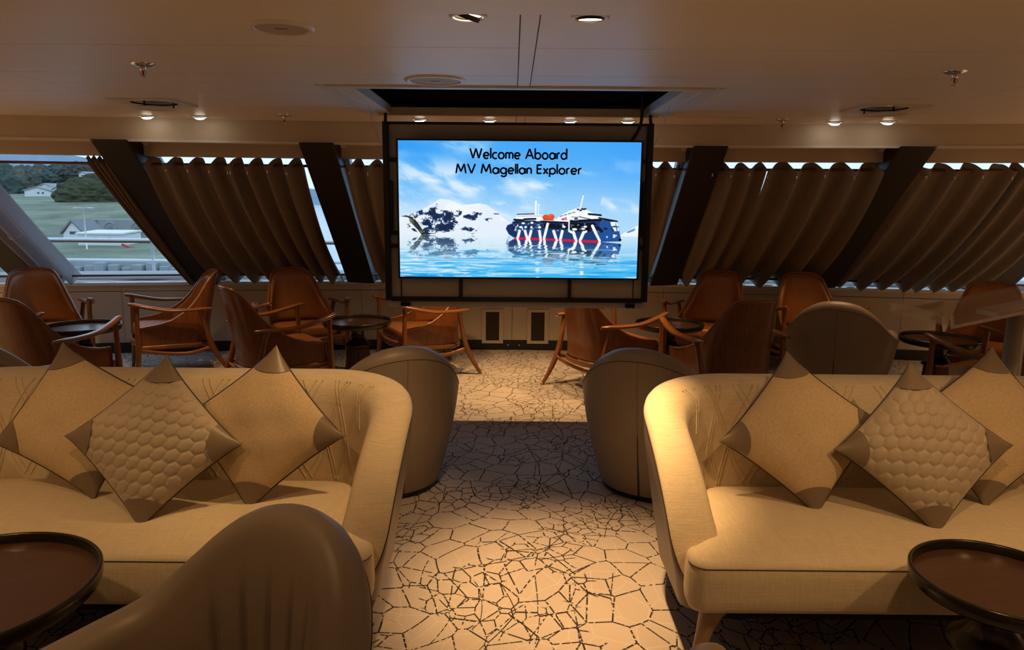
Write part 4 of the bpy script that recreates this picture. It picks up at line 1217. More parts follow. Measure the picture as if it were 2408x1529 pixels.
# ------------------------------------------------------------------ sofas
def make_sofa():
    root = thing('sofa', 'sofa', 'sofa')
    SW, SD, yf, rc = 1.02, 0.76, 0.86, 0.40
    n = 420
    # local: seat front at y=0, back at y=+.86; build open to +y then mirror y
    P, N, t = horseshoe(SW, SD, 0.76, rc, n)
    y_front = 0.86 - P[:, 1] - 0.0            # distance from the seat front, 0.10 at the arm tips
    hh = np.interp(y_front, [0.10, 0.115, 0.14, 0.18, 0.24, 0.32, 0.42, 0.52, 0.64, 0.76, 0.90], [0.235, 0.31, 0.42, 0.515, 0.615, 0.695, 0.76, 0.80, 0.825, 0.838, 0.842])
    kk = np.ones(9) / 9
    hh = np.convolve(np.pad(hh, 4, mode='edge'), kk, 'valid')
    Q = P.copy(); Q[:, 1] = 0.86 - P[:, 1]
    NN = N.copy(); NN[:, 1] = -N[:, 1]
    z0 = 0.20
    def strip(sec, dense):
        sec = np.array(sec)
        q = np.linspace(0, len(sec) - 1, (len(sec) - 1) * dense + 1)
        o = np.interp(q, np.arange(len(sec)), sec[:, 0]); tt = np.interp(q, np.arange(len(sec)), sec[:, 1])
        back = np.clip((Q[:, 1] - 0.45) / 0.3, 0, 1)[:, None]            # thicker padding along the back
        oo = o[None] * (1 + 0.10 * back)
        dist = np.minimum(t, t[-1] - t)
        rnd = np.sqrt(np.clip(1 - (1 - np.clip(dist / 0.06, 0, 1)) ** 2, 0.02, 1))[:, None]
        oo = 0.075 + (oo - 0.075) * rnd
        z = z0 + (hh[:, None] - z0) * tt[None]
        # arms lean out at the top, the back leans back
        lean = 0.085 * (1 - np.clip((z - z0) / 0.62, 0, 1)) ** 1.3
        oo = oo + lean
        V = np.stack([Q[:, 0:1] + NN[:, 0:1] * oo, Q[:, 1:2] + NN[:, 1:2] * oo, z], -1)
        return V, len(q)
    outer = [(0.0, 0.0), (0.0, 0.4), (-0.004, 0.75), (0.0, 0.93)]
    rim = [(0.0, 0.93), (0.004, 0.955), (0.016, 0.979), (0.036, 0.995), (0.064, 1.0), (0.096, 0.991), (0.126, 0.965), (0.148, 0.922), (0.158, 0.86)]
    inner = [(0.158, 0.86), (0.163, 0.76), (0.162, 0.62), (0.157, 0.46), (0.150, 0.30), (0.140, 0.0)]
    V, k = strip(outer, 4)
    ob = build('outer_back', V.reshape(-1, 3), gfaces(n, k, flip=True), M['leather'], root)
    ob['label'] = 'taupe leather outer back'
    V2, k2 = strip(rim, 2)
    V3, k3 = strip(inner, 6)
    VV = np.concatenate([V2[:, :-1], V3], 1)
    build('inner_back', VV.reshape(-1, 3), gfaces(n, VV.shape[1], flip=True), M['linen'], root)['label'] = 'cream linen back and arms with stitched diagonal double lines'
    ib = [c for c in root.children if c.name.startswith('inner_back')][0]
    sc_ = t - t[-1] / 2
    allv, allf, base = [], [], 0
    for sgn in (1, -1):
        for x0 in np.arange(-1.71, 1.72, 0.19):
            for dd in (-0.013, 0.013):
                pts = []
                for z_ in np.linspace(0.43, 0.815, 30):
                    s_ = x0 + dd + sgn * 0.60 * (z_ - 0.43)
                    if abs(s_) > 1.02: continue
                    fi = np.interp(s_, sc_, np.arange(n)); i0 = int(fi); w_ = fi - i0
                    row = VV[i0] * (1 - w_) + VV[min(i0 + 1, n - 1)] * w_
                    q_ = row[int(np.argmax(row[:, 2])):][::-1]
                    if z_ > q_[-1, 2] - 0.006: continue
                    p_ = np.array([np.interp(z_, q_[:, 2], q_[:, 0]), np.interp(z_, q_[:, 2], q_[:, 1]), z_])
                    pts.append(p_)
                if len(pts) < 4: continue
                v_, f_ = tube_vf(pts, 0.0027, 6)
                allv.append(v_); allf += [[a + base for a in q] for q in f_]; base += len(v_)
    build('stitching', np.vstack(allv), allf, M['stitch'], ib)
    tube('piping', V[:, -1][2:-2], 0.0022, M['piping'], ob, 5)
    # underside closing band of the arms
    # seat: T-shaped slab, bullnosed; wide lip in front of the arms
    lip, inn = SW - 0.085, SW - 0.195
    out = []
    def arcpts(cx_, cy_, r, a0, a1, m=10): return [(cx_ + r * math.cos(a), cy_ + r * math.sin(a)) for a in np.radians(np.linspace(a0, a1, m))]
    out += arcpts(-lip + 0.055, 0.055, 0.055, 180, 270)
    out += [(x, 0.0) for x in np.linspace(-lip + 0.08, lip - 0.08, 40)]
    out += arcpts(lip - 0.055, 0.055, 0.055, 270, 360)
    out += arcpts(lip - 0.06, 0.085, 0.06, 10, 70, 5)
    out += [(inn + 0.045, 0.165), (inn + 0.012, 0.20)]
    out += [(inn, y) for y in np.linspace(0.24, 0.42, 6)]
    out += arcpts(inn - 0.18, 0.46, 0.18, 0, 90)
    out += [(x, 0.64) for x in np.linspace(inn - 0.2, -inn + 0.2, 30)]
    out += arcpts(-inn + 0.18, 0.46, 0.18, 90, 180)
    out += [(-inn, y) for y in np.linspace(0.42, 0.24, 6)]
    out += [(-inn - 0.012, 0.20), (-inn - 0.045, 0.165)]
    out += arcpts(-lip + 0.06, 0.085, 0.06, 110, 170, 5)
    O = np.array(out)
    T = np.roll(O, -1, 0) - np.roll(O, 1, 0)
    T /= np.linalg.norm(T, axis=1)[:, None]
    IN = np.stack([-T[:, 1], T[:, 0]], 1)
    rings = []
    zb, zt = 0.245, 0.425
    for z, ins in ((zb, 0.02), (zb + 0.006, 0.006), (zb + 0.02, 0.0), (0.30, -0.003), (0.36, -0.002), (zt - 0.022, 0.0), (zt - 0.010, 0.006), (zt, 0.022)):
        rings.append(np.column_stack([O + IN * ins, np.full(len(O), z)]))
    # top surface: shrink towards the centre line
    top = rings[-1]
    for f_ in (0.85, 0.6, 0.3, 0.0):
        cxy = np.column_stack([np.clip(top[:, 0], -inn + 0.25, inn - 0.25), np.full(len(top), 0.34)])
        rings.append(np.column_stack([cxy + (top[:, :2] - cxy) * f_, np.full(len(top), zt + 0.022 * (1 - f_ ** 2))]))
    R = np.stack(rings, 1)
    seat = build('seat', R.reshape(-1, 3), gfaces(len(O), R.shape[1], cu=True), M['linen_seat'], root)
    seat['label'] = 'cream linen seat'
    # seam line along the front edge of the seat
    fr = range(60)
    tube('seat_seam', rings[5][fr][:, :] + np.array([0, -0.0005, 0]), 0.0016, M['piping'], seat, 5)
    box('deck', (-SW + 0.2, 0.05, 0.205), (SW - 0.2, 0.72, 0.26), M['matte_black'], root)
    for sx, y, dy in ((-1, 0.06, -0.03), (1, 0.06, -0.03), (-1, 0.66, 0.05), (1, 0.66, 0.05)):
        x0 = sx * (lip - (0.055 if y < 0.3 else 0.25))
        pts = spline([(x0 - sx * 0.05, y + 0.02, 0.25, 0.052), (x0 - sx * 0.028, y + 0.012, 0.20, 0.036), (x0 - sx * 0.002, y, 0.12, 0.023), (x0 + sx * 0.022, y + dy * 0.6, 0.05, 0.017), (x0 + sx * 0.034, y + dy, 0.0, 0.014)], 16)
        tube('leg', pts[:, :3], pts[:, 3], M['sofaleg'], root, 12, up=(0, 1, 0))
    return root
sofa = make_sofa()
place(sofa, False, (1.51, 2.105, 0), 0, 'cream linen sofa with curved quilted back right of the aisle', 'cream sofas')
place(sofa, True, (-1.385, 2.125, 0), 0, 'cream linen sofa with curved quilted back left of the aisle', 'cream sofas')

# ------------------------------------------------------------------ cushions
def pillow_fn(a, T):
    def S_(u, v, side):
        u, v = np.asarray(u, float), np.asarray(v, float)
        e = 1 - 0.06 * (1 - np.abs(v) ** 2.2) * np.abs(u)
        f = 1 - 0.06 * (1 - np.abs(u) ** 2.2) * np.abs(v)
        x, y = a * u * e, a * v * f
        base = np.clip(1 - np.abs(u) ** 2.4, 0, 1) ** 0.62 * np.clip(1 - np.abs(v) ** 2.4, 0, 1) ** 0.62
        return x, y, side * T * base
    return S_
def hexd(x, y, s):
    """distance to the nearest border of a hexagonal cell of size s"""
    r3 = math.sqrt(3)
    best = np.full(np.shape(x), 1e9); second = best.copy()
    q = x / (s * 1.0); r = y / (s * 0.5 * r3)
    i0, j0 = np.floor(r).astype(int), 0
    for dj in (-1, 0, 1, 2):
        j = np.floor(r).astype(int) + dj
        off = (j % 2) * 0.5
        for di in (-1, 0, 1, 2):
            i = np.floor(q - off).astype(int) + di
            d = np.hypot(x - (i + off) * s, y - j * s * 0.5 * r3)
            second = np.where(d < best, best, np.minimum(second, d)); best = np.minimum(best, d)
    return (second - best) * 0.5
def make_cushion(kind, a=0.212, T=0.072):
    root = thing('cushion', 'cushion', 'cushion')
    S_ = pillow_fn(a, T)
    n = 150 if kind == 'quilt' else 44
    g = np.linspace(-1, 1, n)
    g = np.sign(g) * np.abs(g) ** 0.9 if kind != 'quilt' else g
    U, V = np.meshgrid(g, g, indexing='ij')
    x, y, z = S_(U, V, 1)
    if kind == 'quilt':
        d = hexd(x * 0.86, y * 1.18, 0.047)
        m_ = np.clip((1 - np.maximum(np.abs(U), np.abs(V))) / 0.08, 0, 1)
        z = z + (0.0068 * (1 - np.exp(-(d / 0.0062))) - 0.004) * m_
    elif kind == 'woven':
        z = z + 0.004 * np.sin(7 * U + 3 * V) * np.sin(5 * V - 2 * U) * (1 - U ** 2) * (1 - V ** 2)
    front = np.stack([x, y, z], -1).reshape(-1, 3)
    gb = np.linspace(-1, 1, 30)
    UB, VB = np.meshgrid(gb, gb, indexing='ij')
    xb, yb, zb = S_(UB, VB, -1)
    backv = np.stack([xb, yb, zb], -1).reshape(-1, 3)
    f1 = gfaces(n, n); f2 = gfaces(30, 30, flip=True) + len(front)
    cover = build('cover', np.vstack([front, backv]), np.vstack([f1, f2]), M['quilt'] if kind == 'quilt' else M['woven'], root)
    cover['label'] = \
        'taupe hexagon quilted cover' if kind == 'quilt' else 'tan woven cover'
    e = np.linspace(-1, 1, 40)
    loop = np.concatenate([np.stack([e, -np.ones(40)], 1), np.stack([np.ones(40), e], 1)[1:], np.stack([e[::-1], np.ones(40)], 1)[1:], np.stack([-np.ones(40), e[::-1]], 1)[1:]])
    px_, py_, pz_ = S_(loop[:, 0], loop[:, 1], 1)
    tube('piping', np.stack([px_, py_, pz_], 1), 0.0032, M['piping'], cover, 6)
    for cx_, cy_ in ((1, 1), (-1, 1), (-1, -1), (1, -1)):
        vs, fs = [], []
        nr, na = 14, 14
        for side in (1, -1):
            r = np.linspace(0, 0.50, nr); a_ = np.linspace(0, PI / 2, na)
            Rr, Aa = np.meshgrid(r, a_, indexing='ij')
            rr = Rr * (1.0 + 0.10 * np.sin(2 * Aa) * -1)
            uu, vv = cx_ * (1 - rr * np.cos(Aa)), cy_ * (1 - rr * np.sin(Aa))
            X, Y, Z = S_(uu, vv, side)
            k_ = 1.0 + 0.03 * np.clip(1 - Rr / 0.2, 0, 1)
            lift_ = 0.0045 if kind == 'quilt' else 0.0038
            vs.append(np.stack([X * k_, Y * k_, Z + side * lift_ * np.clip(Rr / 0.05, 0.2, 1)], -1).reshape(-1, 3))
            fs.append(gfaces(nr, na) + len(vs[0]) * (0 if side == 1 else 1))
        build('corner_cap', np.vstack(vs), np.vstack(fs), M['leather_cap'], root)
    return root
cw, cq = make_cushion('woven'), make_cushion('quilt')
def put_cushion(proto, used, loc, spin, lean, yaw, label):
    """spin turns the cushion in its plane, lean tips it back, yaw turns it to the side"""
    o = copy_tree(proto) if used else proto
    Mx = Matrix.Rotation(yaw, 4, 'Z') @ Matrix.Rotation(PI / 2 - lean, 4, 'X') @ Matrix.Rotation(spin, 4, 'Z')
    o.rotation_mode = 'QUATERNION'
    o.rotation_quaternion = Mx.to_quaternion()
    o.location = loc
    o['label'] = label
    o['group'] = 'cushions on the sofas'
R45 = PI / 4
put_cushion(cw, False, (-1.62, 2.60, 0.715), R45 + 0.26, 0.36, 0.10, 'tan woven cushion with leather corners at the left of the left sofa')
put_cushion(cw, True, (-0.92, 2.57, 0.705), R45 - 0.12, 0.34, 0.05, 'tan woven cushion with leather corners nearest the aisle on the left sofa')
put_cushion(cw, True, (1.08, 2.58, 0.70), R45 + 0.14, 0.36, -0.06, 'tan woven cushion with leather corners nearest the aisle on the right sofa')
put_cushion(cw, True, (1.80, 2.62, 0.715), R45 - 0.10, 0.36, -0.12, 'tan woven cushion with leather corners at the right of the right sofa')
put_cushion(cq, False, (-1.26, 2.44, 0.695), R45 - 0.06, 0.40, 0.06, 'taupe hexagon quilted cushion in front on the left sofa')
put_cushion(cq, True, (1.46, 2.45, 0.69), R45 + 0.06, 0.42, -0.08, 'taupe hexagon quilted cushion in front on the right sofa')

# ------------------------------------------------------------------ round tray tables
def make_table(r, h):
    root = thing('round_table', 'round table', 'table')
    k = h / 0.53
    lathe('tray_rim', [(0.0005, h - 0.052), (r - 0.045, h - 0.052), (r - 0.012, h - 0.047), (r - 0.003, h - 0.036), (r, h - 0.02), (r, h - 0.004), (r - 0.003, h), (r - 0.009, h), (r - 0.012, h - 0.003), (r - 0.013, h - 0.029)], M['tablerim'], root, 72)
    lathe('table_top', [(0.0005, h - 0.028), (r * 0.6, h - 0.028), (r - 0.0135, h - 0.0285)], M['tabletop'], root, 72)
    lathe('neck', [(0.10, h - 0.052), (0.066, h - 0.075), (0.052, h - 0.11), (0.055, h - 0.14), (0.075, h - 0.175), (0.108, h - 0.20), (0.116, h - 0.215), (0.10, h - 0.222), (0.0005, h - 0.222)], M['tablerim'], root, 48)
    zt_ = h - 0.222
    lathe('fluted_base', [(0.0005, zt_), (0.088, zt_), (0.094, zt_ - 0.01), (0.102, zt_ * 0.6), (0.118, zt_ * 0.25), (0.135, 0.03), (0.14, 0.006), (0.138, 0.0), (0.0005, 0.0)],
          M['tablebase'], root, 120, flute=lambda th: 1 - 0.09 * np.abs(np.sin(th * 10)) ** 0.7)
    return root
tb = make_table(0.285, 0.53)
TBG = 'round tray tables'
TABLES = [((-3.40, 5.62, 0), 'round black rimmed table among the far left wooden armchairs'), ((-1.30, 5.98, 0), 'round black rimmed table among the wooden armchairs just left of the screen'),
          ((1.32, 5.98, 0), 'round black rimmed table among the wooden armchairs just right of the screen'), ((3.27, 5.42, 0), 'round black rimmed table among the far right wooden armchairs')]
for i, (loc, lab) in enumerate(TABLES):
    place(tb, i > 0, loc, 0, lab, TBG)
t1 = make_table(0.314, 0.543); place(t1, False, (-1.416, 1.731, 0), 0.5, 'round black rimmed side table in front of the left sofa', TBG)
t2 = make_table(0.224, 0.53); place(t2, False, (1.356, 1.852, 0), 0.2, 'round black rimmed side table in front of the right sofa', TBG)

# ------------------------------------------------------------------ wooden armchairs
def make_armchair():
    root = thing('wooden_armchair', 'wooden armchair', 'chair')
    n = 121
    u = np.linspace(-1, 1, n)                  # around the shell, 0 = middle of the back
    # plan of the shell at seat height
    ctrl = np.array([(0.0, -0.305), (0.10, -0.298), (0.19, -0.265), (0.25, -0.205), (0.278, -0.12), (0.290, 0.0), (0.298, 0.13), (0.302, 0.27)])
    half = spline(ctrl, 400)
    s = np.concatenate([[0], np.cumsum(np.linalg.norm(np.diff(half, axis=0), axis=1))]); s /= s[-1]
    ax = np.interp(np.abs(u), s, half[:, 0]) * np.sign(u); ay = np.interp(np.abs(u), s, half[:, 1])
    top = np.interp(np.abs(u), [0, 0.16, 0.24, 0.30, 0.345, 0.39, 0.45, 0.54, 0.66, 0.80, 1.0], [0.885, 0.882, 0.873, 0.850, 0.80, 0.715, 0.632, 0.555, 0.495, 0.46, 0.44])
    top = np.convolve(np.pad(top, 2, mode='edge'), np.ones(5) / 5, 'valid')
    zb = 0.285
    def surf(uu, zz, off=0.0):
        """shell point for path parameter uu and height zz; off pushes it inward"""
        x = np.interp(np.abs(uu), s, half[:, 0]) * np.sign(uu); y = np.interp(np.abs(uu), s, half[:, 1])
        e = 1e-3
        x2 = np.interp(np.abs(uu) + e, s, half[:, 0]); y2 = np.interp(np.abs(uu) + e, s, half[:, 1])
        x1 = np.interp(np.clip(np.abs(uu) - e, 0, 1), s, half[:, 0]); y1 = np.interp(np.clip(np.abs(uu) - e, 0, 1), s, half[:, 1])
        tx, ty = x2 - x1, y2 - y1
        l = np.hypot(tx, ty) + 1e-12
        nx, ny = -ty / l * np.sign(uu + 1e-9), tx / l
        x = x + nx * off; y = y + ny * off
        up = np.clip(zz - 0.40, 0, 1)
        wgt = np.clip((0.05 - y) / 0.30, 0, 1.0)
        x = x * (1 - 0.42 * up * np.clip(wgt * 1.2, 0, 1))
        y = y - (0.17 * up + 0.08 * up ** 2) * wgt
        return np.stack(np.broadcast_arrays(x, y, zz), -1)
    nv = 26
    tz = np.linspace(0, 1, nv)
    Z = zb + (top[:, None] - zb) * tz[None]
    A = surf(u[:, None] * np.ones((1, nv)), Z, 0.0)
    B = surf(u[:, None] * np.ones((1, nv)), Z, 0.016)
    nn = n * nv
    f = np.vstack([gfaces(n, nv), gfaces(n, nv, flip=True) + nn])
    rim = []
    for i in range(n - 1):
        rim += [(i * nv + nv - 1, (i + 1) * nv + nv - 1, nn + (i + 1) * nv + nv - 1, nn + i * nv + nv - 1), (i * nv, nn + i * nv, nn + (i + 1) * nv, (i + 1) * nv)]
    for j in range(nv - 1):
        rim += [(j, j + 1, nn + j + 1, nn + j), ((n - 1) * nv + j, nn + (n - 1) * nv + j, nn + (n - 1) * nv + j + 1, (n - 1) * nv + j + 1)]
    sh = build('shell', np.vstack([A.reshape(-1, 3), B.reshape(-1, 3)]), np.vstack([f, np.array(rim)]), M['teak'], root)
    sh['label'] = 'bent wooden shell back'
    # rounded lip along the edge of the shell
    tube('shell_edge', surf(u, top, 0.008), 0.0105, M['teak_h'], sh, 7)
    # leather pad on the inside
    m1, m2 = 61, 20
    uu = np.linspace(-0.60, 0.60, m1)
    tp = np.interp(uu, u, top) - 0.022
    lo = np.interp(np.abs(uu), [0, 0.45, 0.6], [0.40, 0.40, 0.41])
    tp = np.maximum(tp, lo + 0.02)
    tt = np.linspace(0, 1, m2)
    ZZ = lo[:, None] + (tp - lo)[:, None] * tt[None]
    bul = (np.clip(1 - np.abs(uu / 0.60) ** 6, 0, 1)[:, None]) ** 0.5 * (np.clip(1 - np.abs(2 * tt - 1) ** 8, 0, 1)[None]) ** 0.5
    pad = surf(uu[:, None] * np.ones((1, m2)), ZZ, 0.017 + 0.030 * bul)
    build('back_pad', pad.reshape(-1, 3), gfaces(m1, m2, flip=True), M['cognac'], root)['label'] = 'cognac leather back pad'
    # seat cushion
    sq = []
    na = 72
    for a in np.linspace(0, 2 * PI, na, endpoint=False):
        c_, s_ = math.cos(a), math.sin(a)
        ex = 0.36
        sq.append((0.272 * np.sign(c_) * abs(c_) ** ex, 0.04 + 0.265 * np.sign(s_) * abs(s_) ** ex))
    sq = np.array(sq); c0 = np.array([0, 0.04])
    rings = []
    for z, k in ((0.325, 0.02), (0.325, 0.92), (0.335, 0.985), (0.36, 1.0), (0.385, 1.0), (0.408, 0.985), (0.420, 0.94), (0.426, 0.8), (0.430, 0.5), (0.432, 0.02)):
        q = c0 + (sq - c0) * k
        rings.append(np.column_stack([q, z + 0.10 * (q[:, 1] - 0.04) * 0.55]))
    R = np.stack(rings, 1)
    build('seat_cushion', R.reshape(-1, 3), gfaces(na, R.shape[1], cu=True), M['cognac'], root)['label'] = 'cognac leather seat cushion'
    # lower rail round the shell, front rail
    lw = surf(u, np.full(n, 0.275), -0.004)
    lw[:, 2] -= 0.03 * np.cos(u * PI / 2) ** 2 * 0.5
    tube('lower_rail', lw, 0.012, M['teak_h'], root, 8, rad2=0.022)
    tube('front_rail', spline([(-0.315, 0.285, 0.315), (0, 0.325, 0.305), (0.315, 0.285, 0.315)], 16), 0.012, M['teak_h'], root, 8, rad2=0.03)
    for sx in (-1, 1):
        arm = spline([(sx * 0.338, -0.285, 0.585, 0.014, 0.010), (sx * 0.355, -0.22, 0.588, 0.025, 0.012), (sx * 0.375, -0.10, 0.588, 0.030, 0.012), (sx * 0.378, 0.06, 0.596, 0.028, 0.013),
                      (sx * 0.362, 0.21, 0.628, 0.024, 0.014), (sx * 0.338, 0.315, 0.655, 0.021, 0.013), (sx * 0.330, 0.345, 0.657, 0.012, 0.008)], 40)
        tube('armrest', arm[:, :3], arm[:, 3] * 1.2, M['teak_h'], root, 12, rad2=arm[:, 4] * 1.25)
        fl = spline([(sx * 0.340, 0.285, 0.640, 0.021), (sx * 0.336, 0.285, 0.59, 0.0165), (sx * 0.332, 0.29, 0.45, 0.0175), (sx * 0.332, 0.292, 0.30, 0.021), (sx * 0.330, 0.305, 0.12, 0.0165), (sx * 0.328, 0.318, 0.0, 0.012)], 24)
        tube('leg', fl[:, :3], fl[:, 3] * 1.12, M['teak'], root, 12, up=(0, 1, 0))
        rl = spline([(sx * 0.362, -0.195, 0.582, 0.020), (sx * 0.352, -0.21, 0.53, 0.0165), (sx * 0.338, -0.235, 0.42, 0.018), (sx * 0.330, -0.275, 0.27, 0.0215), (sx * 0.330, -0.345, 0.12, 0.017), (sx * 0.334, -0.42, 0.0, 0.011)], 26)
        tube('leg', rl[:, :3], rl[:, 3] * 1.12, M['teak'], root, 12, up=(0, 1, 0))
        st = spline([(sx * 0.325, 0.28, 0.262), (sx * 0.315, 0.1, 0.222), (sx * 0.315, -0.1, 0.205), (sx * 0.327, -0.28, 0.248)], 18)
        tube('stretcher', st, 0.011, M['teak_h'], root, 8, rad2=0.016)
    cr = spline([(-0.328, -0.29, 0.235), (-0.15, -0.27, 0.20), (0.15, -0.27, 0.20), (0.328, -0.29, 0.235)], 16)
    tube('stretcher', cr, 0.010, M['teak_h'], root, 8, rad2=0.017)
    return root
ac = make_armchair()
ACG = 'wooden armchairs with cognac leather'
CHAIRS = [
    ((-4.10, 6.20), (0.62, -0.78), 'wooden armchair with cognac leather at the far left window post, facing the room'),
    ((-3.28, 4.98), (0.20, 0.98), 'wooden armchair with its dark back turned, at the left edge of the picture'),
    ((-3.02, 6.32), (-0.86, -0.50), 'wooden armchair with shining seat below the uncurtained window'),
    ((-1.82, 5.52), (0.80, 0.60), 'wooden armchair with its back turned, left of the table beside the screen'),
    ((-1.90, 6.42), (0.50, -0.87), 'wooden armchair with upright leather back facing the room, left of the screen'),
    ((-0.80, 6.36), (-0.88, -0.48), 'wooden armchair facing left, its back hidden by the bottom left of the screen'),
    ((0.78, 5.80), (0.90, 0.44), 'wooden armchair with its back turned below the bottom right of the screen'),
    ((1.80, 6.49), (-0.50, -0.87), 'wooden armchair with tall leather back facing the room, right of the screen'),
    ((1.56, 5.22), (-0.30, 0.95), 'wooden armchair with its dark back turned, beside the right sofa and table'),
    ((2.67, 6.35), (-0.05, -1.0), 'wooden armchair facing the room, half hidden by the tub chair on the right'),
    ((3.84, 5.74), (-0.55, -0.83), 'wooden armchair with glossy leather back at the right, behind the lectern'),
    ((3.28, 4.72), (-0.50, 0.87), 'wooden armchair with its back turned, beside the lectern post'),
]
for i, ((x, y), f, lab) in enumerate(CHAIRS):
    place(ac, i > 0, (x, y, 0), heading(*f), lab, ACG)

# ------------------------------------------------------------------ lectern
lec = thing('lectern', 'clear acrylic lectern on a silver post behind the right sofa', 'lectern', (2.30, 3.25, 0), math.radians(8))
lathe('base_plate', [(0.0005, 0.02), (0.20, 0.02), (0.215, 0.012), (0.22, 0.0), (0.0005, 0.0)], M['silver'], lec, 48)
lathe('post', [(0.0005, 0.02), (0.040, 0.02), (0.040, 1.055), (0.0005, 1.055)], M['silver'], lec, 36)
Mt = Matrix.Translation((-0.04, 0, 1.11)) @ Matrix.Rotation(math.radians(-10), 4, 'Y')
box('reading_plate', (-0.45, -0.20, -0.006), (0.30, 0.20, 0.006), M['acrylic'], lec, 0, M=Mt)
box('plate_edge', (-0.45, -0.2045, -0.0065), (0.30, -0.20, 0.0065), M['acrylic_edge'], lec, 0, M=Mt)
box('lip', (-0.460, -0.20, 0.006), (-0.450, 0.20, 0.05), M['acrylic'], lec, 0, M=Mt)
box('lip_edge', (-0.461, -0.2045, -0.006), (-0.449, -0.20, 0.05), M['acrylic_edge'], lec, 0, M=Mt)
box('bracket', (-0.13, -0.06, -0.045), (0.20, 0.06, -0.022), M['acrylic_edge'], lec, 0.003, M=Mt)
box('bracket_bar', (-0.09, -0.065, -0.040), (0.18, -0.06, -0.028), M['chrome'], lec, 0.001, M=Mt)
box('side_panel', (-0.15, -0.20, 0.03), (-0.144, 0.20, 1.07), M['acrylic'], lec)
box('panel_edge', (-0.151, -0.203, 0.03), (-0.143, -0.20, 1.07), M['acrylic_edge'], lec)
# ================================================================== OUTSIDE (seen through the uncurtained window)
def ray_at(px, py, Y):
    """world point at depth Y on the sight line of a picture position; only used to survey the shore"""
    a, b = px - 1204.0, py - 764.5
    c, s = math.cos(ROLL), math.sin(ROLL)
    u, v = (c * a + s * b) / FPX, (-s * a + c * b) / FPX
    d = Vector((u, math.cos(PITCH) - v * math.sin(PITCH), -math.sin(PITCH) - v * math.cos(PITCH)))
    return Vector((0, 0, CAMH)) + d * (Y / d.y)
# shore land as a height field
ys = np.array([74, 80, 92, 108, 125, 140, 165, 190, 220, 260, 320, 420, 620])
zs = np.array([-5.6, -5.3, -5.2, -5.0, -4.2, -2.2, -0.6, 0.6, 2.0, 4.0, 7, 9, 11])
xs = np.linspace(-420, 420, 120)
yy = np.interp(np.linspace(0, 1, 90), np.linspace(0, 1, len(ys)), ys)
V = np.zeros((len(xs), len(yy), 3))
rr_ = np.random.default_rng(5)
for i, x in enumerate(xs):
    V[i, :, 0] = x
    V[i, :, 1] = yy
    V[i, :, 2] = np.interp(yy, ys, zs) + (np.sin(x * 0.05) + np.sin(x * 0.021 + 1)) * np.clip((yy - 130) / 200, 0, 1) * 1.2
    V[i, :, 2] -= 16 * np.clip((x + 0.36 * yy) / 14.0, 0, 1)        # the bay opens to the right
tag(build('shore_land', V.reshape(-1, 3), gfaces(len(xs), len(yy)), M['grass']), 'grassy shore rising towards wooded hills beyond the window', kind='structure')
tag(build('harbour_water', [(-900, 12, -6.4), (900, 12, -6.4), (900, 1400, -6.4), (-900, 1400, -6.4)], [(0, 1, 2, 3)], M['water'], None, False), 'grey harbour water between ship and shore', kind='structure')
tag(box('shore_track', (-420, 76.5, -5.62), (-29, 79.5, -5.36), M['dirt']), 'pale gravel track along the shore', kind='structure')
bm = bmesh.new()
tag(box('breakwater', (-420, 72.0, -6.6), (-27, 74.2, -4.95), M['concrete']), 'grey concrete breakwater along the shore', kind='structure')
bw_ = bpy.data.objects['breakwater']
for i in range(34):
    x = -70 + i * 1.25
    box('concrete_block', (x, 71.2 + 0.3 * math.sin(i * 2.1), -6.5), (x + 1.0, 72.2, -5.35 + 0.25 * math.sin(i * 1.7)), M['concrete'], bw_, 0.05, 1)
# distant mountain
mx = np.linspace(-900, 900, 80)
mv = []
for x in mx:
    hgt = 8 + 46 * math.exp(-((x + 640) / 260) ** 2) + 8 * math.exp(-((x - 500) / 220) ** 2) + 2.5 * math.sin(x * 0.03) + rr_.uniform(-1, 1)
    mv += [(x, 640, -8), (x, 760, -4 + hgt * 0.7), (x, 900, hgt), (x, 1000, -8)]
tag(build('mountain', mv, gfaces(len(mx), 4), M['mount']), 'blue grey mountain ridge far behind the shore', 'mountain')

# crown with uneven lumps
def crown_mesh(seed, sub=4):
    bm = bmesh.new()
    bmesh.ops.create_icosphere(bm, subdivisions=sub, radius=1)
    r = np.random.default_rng(seed)
    dirs = r.normal(size=(26, 3)); dirs /= np.linalg.norm(dirs, axis=1)[:, None]
    for v in bm.verts:
        d = np.array(v.co); d /= np.linalg.norm(d)
        k = 0.78 + 0.32 * np.max(np.clip((dirs @ d - 0.82) / 0.18, 0, 1) ** 0.7) + r.uniform(-0.11, 0.11)
        v.co = Vector(d * k)
    me = bpy.data.meshes.new('crown')
    bm.to_mesh(me); bm.free()
    return me
CM = [crown_mesh(s) for s in (1, 2, 3)]
for me in CM: me.materials.append(M['leaf'])
CM2 = crown_mesh(9); CM2.materials.append(M['leaf2'])
def tree(px, py_top, py_bot, Y, wide, lab, me, trunk=True):
    top, bot = ray_at(px, py_top, Y), ray_at(px, py_bot, Y)
    hgt = top.z - bot.z
    t_ = thing('tree', lab, 'tree', (bot.x, Y, bot.z), random.uniform(0, 6), 'trees beyond the window')
    c = link(bpy.data.objects.new('crown', me), t_)
    c.scale = (wide, wide, hgt * 0.56)
    c.location = (0, 0, hgt * 0.48)
    lathe('trunk', [(0.25, hgt * 0.3), (0.35, -1.5), (0.0005, -1.5)], M['bark'], t_, 8)
